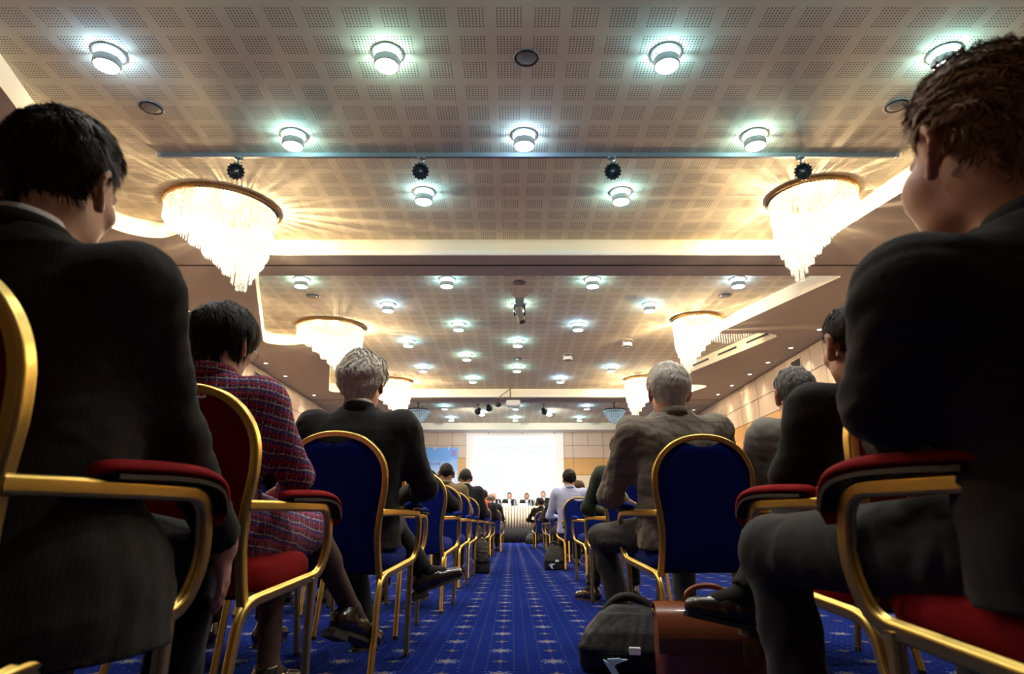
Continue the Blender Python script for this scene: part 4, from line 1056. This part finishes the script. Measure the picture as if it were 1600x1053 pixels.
def person(label, x, y, rz=0, z=0, skin=None, coat=C_BLACK, trou=C_TROU2, hair=H_DARK, hair_kw={}, vox=.008, bvox=None, seed=0, coat_kw={}, shirt=True, fem=False, skirt=None, group='seated audience', shoes=True, trou_kw={}, coat_name='jacket', collar=None, **pose):
    J = person_joints(**pose); root = empty('person', (x, y, z), R(rz)); setp(root, label, 'person', group)
    bv = bvox or vox; link('body', body_mesh(J, bv, fem, bv <= .0065), skin or SKIN, root)
    link(coat_name, coat_mesh(J, vox, seed=seed, **coat_kw), coat, root)
    if skirt: skirt(J, root)
    elif trou is not None: link('trousers', trouser_mesh(J, vox*1.15, seed, **trou_kw), trou, root)
    if hair is not None: link('hair', hair_mesh(J, seed=seed, **hair_kw), hair, root)
    if shirt:
        ring_band(J, .060, .062, .012, .038, .004, .020, 'shirt_collar', C_WHITE if shirt is True else shirt, root, 24)
    if collar is not False: ring_band(J, .070, .070, -.004, .040, .007, .026, 'collar', collar or coat, root, 60)
    if shoes:
        for q in 'rl': shoe_parts(J, q, root)
        if skirt is None:
            lo, hi = bbox(J, .10, {'kn','an','toe'}); f = Field(lo, hi, max(.009, vox))
            for q in 'rl':
                kn, an, to = J['kn_'+q], J['an_'+q], J['toe_'+q]; f.cone(kn*.45+an*.55, an, .047, .039, .02); f.cone(an, to*.6+an*.4, .038, .034, .02)
            link('socks', f.mesh('socks'), C_TROU2, root)
    eyes(J, root); return root, J
# ================================================================== THE AUDIENCE
person('man with dark hair in black pinstripe suit, nearest on the left', -.90, 1.13, 0, skin=SKIN, coat=C_PIN, hair=H_DARK, vox=.009, bvox=.0055, seed=1,
       lean=-2, side=3, yaw=-3, pitch=0, roll=4, tall=.0, nk=.014, sw=.205, hs=1.06, coat_kw=dict(bulk=1.10, crease=.0055, drape=(((.115,.02,.40),(.185,.25,.25)), ((.16,.0,.72),(.07,.10,.14)))), hair_kw=dict(th=(.024,.012,.013), strands=9000, nz=.005, lift=.010, res=96),
       J=dict(el_r=(.225,.14,.73), wr_r=(.250,.36,.535), hd_r=(.0,.35,-.95), hn_r=(1,.2,0), curl_r=12, el_l=(-.27,.0,.74)))
person('big man with curly sandy hair in charcoal suit, nearest on the right', .825, .94, 3, skin=SKIN_R, coat=C_CHAR, trou=C_TROU, hair=H_RUST, vox=.009, bvox=.0055, seed=2,
       lean=-3, side=-8, yaw=2, pitch=2, tall=-.065, nk=.022, sw=.205, hs=1.13, full=1.1, shirt=False, coat_kw=dict(bulk=1.12, crease=.0055), hair_kw=dict(th=(.026,.009,.013), strands=10000, nz=.006, wave=1.5, slen=.035, swid=.0016, lift=.014, res=96),
       J=dict(el_l=(-.255,.03,.745), kn_l=(-.215,.55,.515), an_l=(-.20,.50,.10), toe_l=(-.25,.66,.03), wr_l=(-.08,.26,.69)))
# woman in plaid: jacket, skirt and sheer stockings, one leg crossed over
def plaid_skirt(J, root):
    f = Field((-.30,-.30,.34), (.40,.62,.74), .010)
    f.ell(J['pel']+vec(0,-.01,.02), (.185,.150,.13), .03)
    for q, r2 in (('r',.082), ('l',.078)): f.cone(J['hip_'+q], J['kn_'+q]+vec(0,.01,0), .108, r2, .07, True)
    f.cone(J['pel']+vec(.08,.1,0), (J['kn_r']+J['kn_l'])/2-vec(0,.05,0), .13, .085, .05)
    link('skirt', f.mesh('skirt', .003, 5), C_PLAID, root)
    lo, hi = bbox(J, .10, {'kn','an','toe'}); f = Field(lo, hi, .007)
    for q in 'rl':
        kn, an, to = J['kn_'+q], J['an_'+q], J['toe_'+q]
        f.cone(kn, an, .052, .036, .02); f.cone(kn*.85+an*.15, kn*.62+an*.38, .046, .052, .03); f.cone(an, to, .034, .028, .02)
    link('stockings', f.mesh('stockings'), M_STOCK, root)
rt, J = person('woman with short dark hair in a plaid jacket and skirt', -.945, 2.05, -3, skin=SKIN, coat=C_PLAID, hair=H_BLACK, vox=.009, bvox=.0065, seed=3, fem=True, skirt=plaid_skirt, shirt=False,
       lean=-3, yaw=-10, pitch=-6, tall=-.035, sw=.165, hs=1.0, coat_kw=dict(bulk=.98, crease=.0035, pads=.95), hair_kw=dict(line=BOBLINE, th=(.026,.029,.024), strands=5000, nz=.006, lift=.012, slen=.05, res=90),
       J=dict(el_r=(.255,.03,.72), wr_r=(.14,.24,.69), kn_r=(.17,.43,.555), an_r=(.29,.62,.25), ff_r=(.45,.80,-.38), fu_r=(.1,.4,.9), kn_l=(.03,.44,.50), an_l=(.10,.33,.10), toe_l=(.13,.47,.03)))
gl = empty('glasses'); gl.parent = rt
bpy.data.objects.remove(gl)
b = MB()
for s in (1,-1):
    b.tube([head_pts(J, (s*.033+.024*math.cos(a), .108, .002+.018*math.sin(a))) for a in [2*PI*i/20 for i in range(20)]], .0014, 6, True)
    b.tube([head_pts(J, p) for p in ((s*.057,.106,.006), (s*.078,.07,.010), (s*.084,.0,.012))], .0014, 6)
b.tube([head_pts(J, (-.009,.110,.006)), head_pts(J, (.009,.110,.006))], .0014, 6)
b.obj('glasses', M_CHROME, rt, True)
person('man with thick pale grey hair in a dark suit, left of the aisle', -.70, 2.98, 0, skin=SKIN_R, coat=C_CHAR, trou=C_TROU2, hair=H_GREY, vox=.009, bvox=.0065, seed=4,
       lean=-5, yaw=-8, pitch=0, tall=.02, nk=.008, sw=.20, hs=1.06, coat_kw=dict(bulk=1.08, crease=.0055), hair_kw=dict(th=(.036,.027,.028), strands=9000, nz=.009, wave=.4, slen=.06, swid=.0026, lift=.014, res=96, whorl=(.1,.3,.95)),
       J=dict(el_r=(.30,.0,.735), wr_r=(.15,.25,.70), kn_r=(.06,.50,.575), an_r=(.24,.56,.335), ff_r=(.9,.25,.30), fu_r=(-.30,0,.95), kn_l=(-.14,.46,.50), an_l=(-.02,.36,.095), toe_l=(.02,.52,.03)))
person('man with white hair in a grey tweed check jacket, right of aisle', .775, 3.08, 3, skin=SKIN_R, coat=C_TWEED, trou=C_TROU, hair=H_WHITE, vox=.009, bvox=.0065, seed=5,
       lean=-4, side=-2, yaw=2, pitch=0, tall=.015, sw=.20, hs=1.05, shirt=False, coat_kw=dict(bulk=1.08, crease=.008), hair_kw=dict(th=(.024,.019,.020), strands=10000, nz=.004, slen=.05, swid=.0020, lift=.008, res=96, whorl=(.06,-.62,.78)),
       J=dict(el_l=(-.31,.02,.70), wr_l=(-.20,.27,.69), kn_l=(-.27,.46,.505), an_l=(-.20,.36,.095), toe_l=(-.25,.50,.03)))
person('man in a black suit behind tweed jacket, legs crossed, right side', 1.045, 1.80, 3, skin=SKIN_R, coat=C_BLACK, trou=C_TROU2, hair=H_DARK, vox=.010, bvox=.007, seed=6,
       lean=9, yaw=4, pitch=-2, tall=-.095, nk=.02, sw=.19, coat_kw=dict(bulk=1.02, crease=.0055), hair_kw=dict(th=(.014,.008,.010), strands=3500, lift=.006, res=80),
       J=dict(el_l=(-.245,.06,.70), wr_l=(-.12,.27,.69), kn_r=(-.06,.46,.575), an_r=(-.27,.43,.345), ff_r=(-.93,-.12,.20), fu_r=(.22,0,.97), kn_l=(-.17,.44,.50)))
person('man with grizzled grey hair in a light grey suit by right wall', 1.37, 3.08, 3, skin=SKIN_R, coat=C_GREY, trou=C_TROU, hair=H_SALT, vox=.011, bvox=.008, seed=7,
       lean=-4, yaw=-6, pitch=-4, tall=.0, hs=1.02, shirt=False, coat_kw=dict(bulk=1.06, crease=.0055), hair_kw=dict(th=(.020,.012,.014), strands=4000, nz=.006, lift=.008, swid=.002, res=80))
person('brown-haired man far left resting his chin on his raised hand', -1.37, 3.02, 0, skin=SKIN, coat=C_BLACK, hair=H_BROWN, vox=.011, bvox=.007, seed=8,
       lean=-2, yaw=-14, pitch=-8, tall=-.035, coat_kw=dict(crease=.0055), hair_kw=dict(th=(.014,.009,.010), strands=2500, swid=.002, res=70),
       J=dict(el_r=(.26,.10,.72), wr_r=(.205,.20,.985), hd_r=(-.35,.05,.93), hn_r=(.55,-.8,.2), curl_r=62))
person('person with curly silver hair far left behind the chin-resting man', -1.58, 4.77, 0, skin=SKIN, coat=C_BLACK, hair=H_SALT, vox=.014, bvox=.010, seed=9, lean=-2, tall=-.04,
       hair_kw=dict(line=BOBLINE, th=(.024,.02,.022), strands=2500, wave=1.0, swid=.003, nz=.007, res=64))
person('man in black leaning sideways on his armrest, left of aisle', -.88, 4.94, 0, skin=SKIN_R, coat=C_BLACK, hair=H_DARK, vox=.012, bvox=.010, seed=10, lean=4, side=8, tall=-.05, yaw=6,
       coat_kw=dict(bulk=1.08, crease=.0055), J=dict(el_r=(.42,.06,.72), wr_r=(.24,.28,.70)), hair_kw=dict(res=64))
person('man with short dark hair in an olive tan jacket', -.79, 7.82, 0, skin=SKIN_D, coat=C_TAN, hair=H_BLACK, vox=.013, bvox=.010, seed=11, lean=-3, tall=.0, shirt=False, coat_kw=dict(bulk=1.04), hair_kw=dict(th=(.012,.008,.010), nz=.001, res=64, strands=1500, swid=.003, slen=.02))
person('man with cropped greying hair in navy suit next to tan jacket', -.655, 9.12, 0, skin=SKIN_D, coat=C_NAVY, hair=m_hair('greying_black_hair', (.05,.05,.05), (.02,.02,.02)), vox=.013, bvox=.010, seed=12, lean=-2, tall=.045, coat_kw=dict(bulk=1.05), hair_kw=dict(th=(.012,.008,.010), nz=.0015, res=64, strands=1500, swid=.003, slen=.02))
rt, J = person('dark-haired person wearing an orange scarf, far left of aisle', -.575, 13.12, 0, skin=SKIN, coat=C_NAVY, hair=H_DARK, vox=.016, bvox=.012, seed=13, lean=-2, tall=-.03, shirt=False, collar=False, hair_kw=dict(th=(.018,.012,.014), res=56))
f = Field(J['neck']-.25, J['neck']+.25, .014); f.ell(J['neck']+vec(0,0,-.02), (.11,.10,.06), .02); f.cone(J['neck']+vec(.04,-.10,-.03), J['neck']+vec(.07,-.13,-.20), .05, .04, .04)
link('scarf', f.mesh('scarf', .004, 3), C_ORANGE, rt)
person('bald man in a dark suit, farthest seat left of the aisle', -.49, 15.22, 0, skin=SKIN_D, coat=C_NAVY, hair=H_SALT, vox=.016, bvox=.012, seed=14, lean=-2, tall=.0, hair_kw=dict(th=(.004,.006,.006), nz=.001, res=56, bald=1.0))
rt, J = person('woman with tied wavy brown hair in a dark green jacket', .87, 5.06, 3, skin=SKIN, coat=C_GREEN, hair=H_BROWN, vox=.012, bvox=.009, seed=15, fem=True, shirt=False, lean=-3, tall=-.04, yaw=6, coat_kw=dict(bulk=.98, crease=.0055),
       J=dict(el_l=(-.285,.02,.70), kn_l=(-.12,.44,.50), an_l=(-.22,.30,.095), toe_l=(-.30,.42,.03)), hair_kw=dict(line=BOBLINE, th=(.022,.024,.024), strands=4000, wave=1.2, nz=.008, swid=.0024, slen=.06, lift=.012, res=72))
b = MB(); rg = random.Random(4)
for i in range(26):
    a = rg.uniform(-1, 1); p0 = head_pts(J, (-.02+.03*a, -.10, .0+.02*rg.random())); pts = [p0]
    for k in range(1, 7): pts.append(p0 + vec(-.035*k/6+.022*math.sin(k*1.4+i), -.012*k/6+.014*math.cos(k*1.7+i), -.035*k+.012*math.sin(i)))
    b.tube(spline(pts, 2), [.007]*12+[.002], 5)
b.obj('ponytail', H_BROWN, rt, True)
b = MB().ball(head_pts(J, (-.055,-.085,.01)), (.020,.012,.030), 10, 6); b.obj('hair_clip', M_BRASS, rt, True)
person('man with black hair in a pale blue shirt, right of the aisle', .815, 9.30, 1, skin=SKIN, coat=C_SHIRT, coat_name='shirt', hair=H_BLACK, vox=.012, bvox=.010, seed=16, lean=-3, tall=.035, yaw=12, sw=.19, shirt=False, collar=C_SHIRT,
       coat_kw=dict(bulk=.98, crease=.0055, pads=.9), J=dict(el_l=(-.285,.02,.70)), hair_kw=dict(th=(.032,.020,.020), strands=2000, swid=.004, nz=.006, res=64))
person('brown-haired woman half hidden behind the man in pale blue', 1.12, 11.0, 0, skin=SKIN, coat=C_BROWN, hair=H_BROWN, vox=.016, bvox=.012, seed=17, lean=-2, tall=.0, yaw=20, shirt=False, hair_kw=dict(line=BOBLINE, th=(.022,.022,.024), nz=.008, res=56))
person('grey-haired person half hidden beyond the green jacket', 1.60, 13.42, 0, skin=SKIN, coat=C_NAVY, hair=H_SALT, vox=.02, bvox=.014, seed=18, lean=-2, hair_kw=dict(res=48))
person('balding grey man with head turned, beyond the pale blue shirt', 1.0, 14.72, 0, skin=SKIN_R, coat=C_NAVY, hair=H_SALT, vox=.018, bvox=.013, seed=19, lean=-2, hair_kw=dict(th=(.006,.008,.008), res=48, bald=.8))
C_STRIPE = m_plaid('striped_brown_knit', (.05,.04,.03), [('u',.10,.04,0,(.28,.22,.12),.8)])
person('dark-haired person in a striped brown jacket by the stage', 1.05, 16.82, 0, skin=SKIN, coat=C_STRIPE, hair=H_BLACK, vox=.02, bvox=.014, seed=20, lean=2, tall=-.02, shirt=False, hair_kw=dict(th=(.026,.02,.02), res=48), J=dict(el_l=(-.33,.05,.72)))
person('dark-haired person in black, farthest seat right of the aisle', .80, 18.02, 0, skin=SKIN, coat=C_BLACK, hair=H_BLACK, vox=.02, bvox=.014, seed=21, lean=2, tall=.0, shirt=False, hair_kw=dict(th=(.026,.02,.02), res=48), J=dict(el_l=(-.36,.05,.72)))
# ------------------------------------------------------------------ the panel on stage, facing the hall
def chest_patch(J, root, name, m, top, bot, wt, wb, off):
    A, k = J['ax'], J['Lt']/.515; st = np.array(COAT); v = []; f = []; N, M_ = 8, 10
    for lay in (0, 1):
        for j in range(M_+1):
            t = bot+(top-bot)*j/M_; hw = wb+(wt-wb)*j/M_; a, bb, o = (np.interp(t, st[:,0], st[:,i]) for i in (1,2,3))
            for i in range(N+1):
                x = hw*(2*i/N-1); y = o + bb*max(0, 1-abs(x/a)**2.5)**.4 + off + (.006 if lay else -.03)
                v.append(J['pel'] + A[:,0]*x + A[:,1]*y + A[:,2]*t*k)
    S = (N+1)*(M_+1)
    for j in range(M_):
        for i in range(N):
            a = j*(N+1)+i; f.append((S+a, S+a+1, S+a+N+2, S+a+N+1))
    for j in range(M_):
        for i in (0, N): a = j*(N+1)+i; f.append((a, a+N+1, S+a+N+1, S+a))
    me = pyd(name, v, f); bm = bmesh.new(); bm.from_mesh(me); bmesh.ops.recalc_face_normals(bm, faces=bm.faces); bm.to_mesh(me); bm.free(); link(name, me, m, root, True)
for i, (x, lab, hr, sk, tie, tall, kw, J2) in enumerate((
        (-.68, 'balding panel speaker at the left end, half hidden by the audience', H_SALT, SKIN, None, .0, dict(th=(.004,.006,.006), bald=1.0), {}),
        (-.10, 'dark-haired panel speaker in a black jacket and open white shirt', H_DARK, SKIN, None, .0, dict(th=(.016,.010,.010)), {}),
        (.56, 'panel speaker with blue tie, between open white shirt and tall man', H_DARK, SKIN_D, C_TIE, -.02, dict(th=(.014,.009,.010)), {}),
        (1.19, 'tall young panel speaker at the right of the head table', H_BLACK, SKIN, C_TIE, .05, dict(th=(.014,.008,.010)), {}))):
    o = copy_tree(chair_blue); o.location = (x, 24.80, .50); o.rotation_euler = (0, 0, PI); setp(o, 'blue and gold armchair on stage under the %s' % ('balding panel speaker', 'speaker in open white shirt', 'speaker with the blue tie', 'tall young speaker')[i], 'chair', 'chairs behind the head table')
    rt, J = person(lab, x, 24.78, 180, .50, skin=sk, coat=C_BLACK, hair=hr, vox=.014, bvox=.008, seed=30+i, lean=3, tall=tall, pitch=(-8 if i in (1,2) else 0), yaw=(30 if i == 0 else 0), hair_kw=dict(res=64, **kw), group='panel speakers on stage',
                   J=dict(el_r=(.29,.16,.74), el_l=(-.29,.16,.74), wr_r=(.10,.30,.78), wr_l=(-.10,.30,.78), kn_r=(.14,.40,.50), kn_l=(-.14,.40,.50), an_r=(.13,.36,.095), an_l=(-.13,.36,.095), toe_r=(.15,.50,.03), toe_l=(-.15,.50,.03)))
    chest_patch(J, rt, 'shirt_front', C_WHITE, .505, .24, .062, .006, .003)
    if tie: chest_patch(J, rt, 'tie', tie, .49, .24, .014, .020, .010)

# ================================================================== BAGS
def transform(o, loc, rz): o.location = loc; o.rotation_euler = (0, 0, R(rz))
M_NYLON = noisy('black_nylon', (.008,.0085,.008), (.013,.0135,.013), 90, .6, bump=.3, spec=.35)
def soft_bag(label, x, y, rz, wd, dp, hg, seed, logo=True, slump=.5, vox=.009):
    t = empty('conference_bag', (x, y, 0), R(rz)); setp(t, label, 'bag', 'black bags on the carpet')
    f = Field((-wd,-dp*2,-.02), (wd,dp*2,hg*1.5), vox)
    f.loft((0,0,0), np.eye(3), [(.0,wd*.46,dp*.40,0), (.02,wd*.50,dp*.5,0), (hg*.35,wd*.49,dp*.5,0), (hg*.62,wd*.42,dp*.40,dp*.15*slump), (hg*.85,wd*.30,dp*.24,dp*.3*slump), (hg,wd*.16,dp*.12,dp*.4*slump)], .02, 3.2)
    f.ell((wd*.28,dp*.2,hg*.55), (wd*.22,dp*.3,hg*.35), .04); f.ell((-wd*.25,-dp*.15,hg*.32), (wd*.22,dp*.3,hg*.25), .03)
    f.half((0,0,.004), (0,0,-1)); link('bag_body', f.mesh('bag_body', .006, seed, 34), M_NYLON, t)
    g = Field((-wd,-dp*2,-.02), (wd,dp*2,hg*1.5), vox)
    g.loft((0,-dp*.08,0), np.eye(3), [(hg*.30,wd*.485,dp*.47,0), (hg*.36,wd*.50,dp*.50,0), (hg*.62,wd*.44,dp*.42,dp*.15*slump), (hg*.9,wd*.27,dp*.22,dp*.32*slump)], .02, 3.2)
    link('flap', g.mesh('flap', .006, seed+1, 34), M_NYLON, t)
    MB().tube(spline([(-wd*.4,.02,hg*.55), (-wd*.1,dp*.3,hg*1.08), (wd*.2,dp*.35,hg*1.0), (wd*.42,.05,hg*.45)], 6), 1, prof=[(.004,-.018),(.004,.018),(-.004,.018),(-.004,-.018)], ref=(0,1,0)).obj('strap', M_NYLON, t, True)
    if logo:
        fy = -dp*.5-.022; mp = mat('pale_blue_print', (.45,.62,.80), .6)
        b = MB()
        for tri in (((-.045,.0),(-.008,-.055),(-.001,-.02)), ((-.028,.003),(.02,.008),(.0,-.022)), ((.012,.004),(.05,.004),(.005,-.014)), ((0,-.024),(.02,-.06),(-.014,-.05))):
            v = [(p[0]-wd*.12, fy-.004+dp*.0, p[1]+hg*.24) for p in tri] + [(p[0]-wd*.12, fy+.02, p[1]+hg*.24) for p in tri]
            b.add(v, [(0,1,2),(5,4,3),(0,3,4,1),(1,4,5,2),(2,5,3,0)])
        b.obj('logo', mp, t)
        MB().box((.01, fy-.007, hg*.33), (.055, fy+.02, hg*.33+.026), .002).obj('tag', mat('white_tag', (.8,.82,.86), .5), t)
soft_bag('slumped black conference bag with pale logo by the near right chair', .475, 2.83, -14, .40, .17, .25, 3)
soft_bag('small black conference bag standing under the pale blue shirt man', .57, 9.05, 0, .28, .16, .32, 5)
soft_bag('black bag leaning beside the tan jacket man, left of aisle', -.38, 8.45, 12, .20, .20, .42, 7, False)
soft_bag('black bag on the floor before the stage, right of the aisle', .66, 21.8, 0, .46, .2, .34, 9, False, .2, .014)
# brown leather briefcase
M_LEATH = noisy('chestnut_leather', (.26,.065,.018), (.15,.035,.010), 7, .33, bump=.08, spec=.5, detail=6, coat=.15)
t = empty('briefcase', (.715, 2.49, 0), R(-4)); setp(t, 'chestnut brown leather briefcase with a handle under the right chair', 'briefcase')
b = MB(); v = []; N = 24
for z, kx, ky in ((.0,.94,.85), (.012,1,1), (.20,1.0,.98), (.255,.985,.80), (.285,.96,.52), (.295,.93,.30)):
    for i in range(N):
        a = 2*PI*i/N; c, s = math.cos(a), math.sin(a); e = .32
        v.append((math.copysign(abs(c)**e, c)*.195*kx, math.copysign(abs(s)**e, s)*.085*ky, z))
fs = [(j*N+i, j*N+(i+1)%N, (j+1)*N+(i+1)%N, (j+1)*N+i) for j in range(5) for i in range(N)] + [tuple(reversed(range(N))), tuple(5*N+i for i in range(N))]
b.add(v, fs); b.obj('case_body', M_LEATH, t, True, 50)
b = MB(); v = []
prof = [(-.092,.145), (-.094,.20), (-.078,.258), (-.048,.292), (0,.302), (.04,.296), (.07,.272)]
for x in (-.197, -.10, 0, .10, .197):
    for y, z in prof: v.append((x, y, z))
for x in (-.197, -.10, 0, .10, .197):
    for y, z in prof: v.append((x, y*.94, z-.006))
n = len(prof); S = 5*n; fs = []
for i in range(4):
    for j in range(n-1):
        a = i*n+j; fs.append((a, a+1, a+n+1, a+n)); fs.append((S+a, S+a+n, S+a+n+1, S+a+1))
for i in range(4):
    for j in (0, n-1): a = i*n+j; fs.append((a, a+n, S+a+n, S+a))
for j in range(n-1):
    for i in (0, 4): a = i*n+j; fs.append((a, a+1, S+a+1, S+a))
b.add(v, fs); b.obj('flap', M_LEATH, t, True, 60)
MB().tube(spline([(-.075,0,.300), (-.07,0,.330), (-.03,0,.352), (.03,0,.352), (.07,0,.330), (.075,0,.300)], 5), .010, 8).obj('handle', M_LEATH, t, True)
for x in (-.078, .078): MB().box((x-.016,-.014,.296), (x+.016,.014,.318), .004).obj('handle_mount', M_BRASS, t)
for x in (.11,):
    s = MB().box((x-.022,-.100,.10), (x+.022,-.090,.235), .003).obj('strap', M_LEATH, t)
    MB().box((x-.026,-.106,.135), (x+.026,-.099,.175), .004).obj('buckle', M_BRASS, s); MB().ball((x,-.104,.215), .008, 8, 6).obj('stud', M_BRASS, s)
MB().box((-.196,-.0955,.185), (.196,-.0925,.189)).obj('seam', M_JOINT, t)
for s in (-1, 1): MB().lathe([(.012,-.004),(.016,0),(.012,.004)], (s*.20,0,.262), 12, 'x').obj('ring', M_BRASS, t)
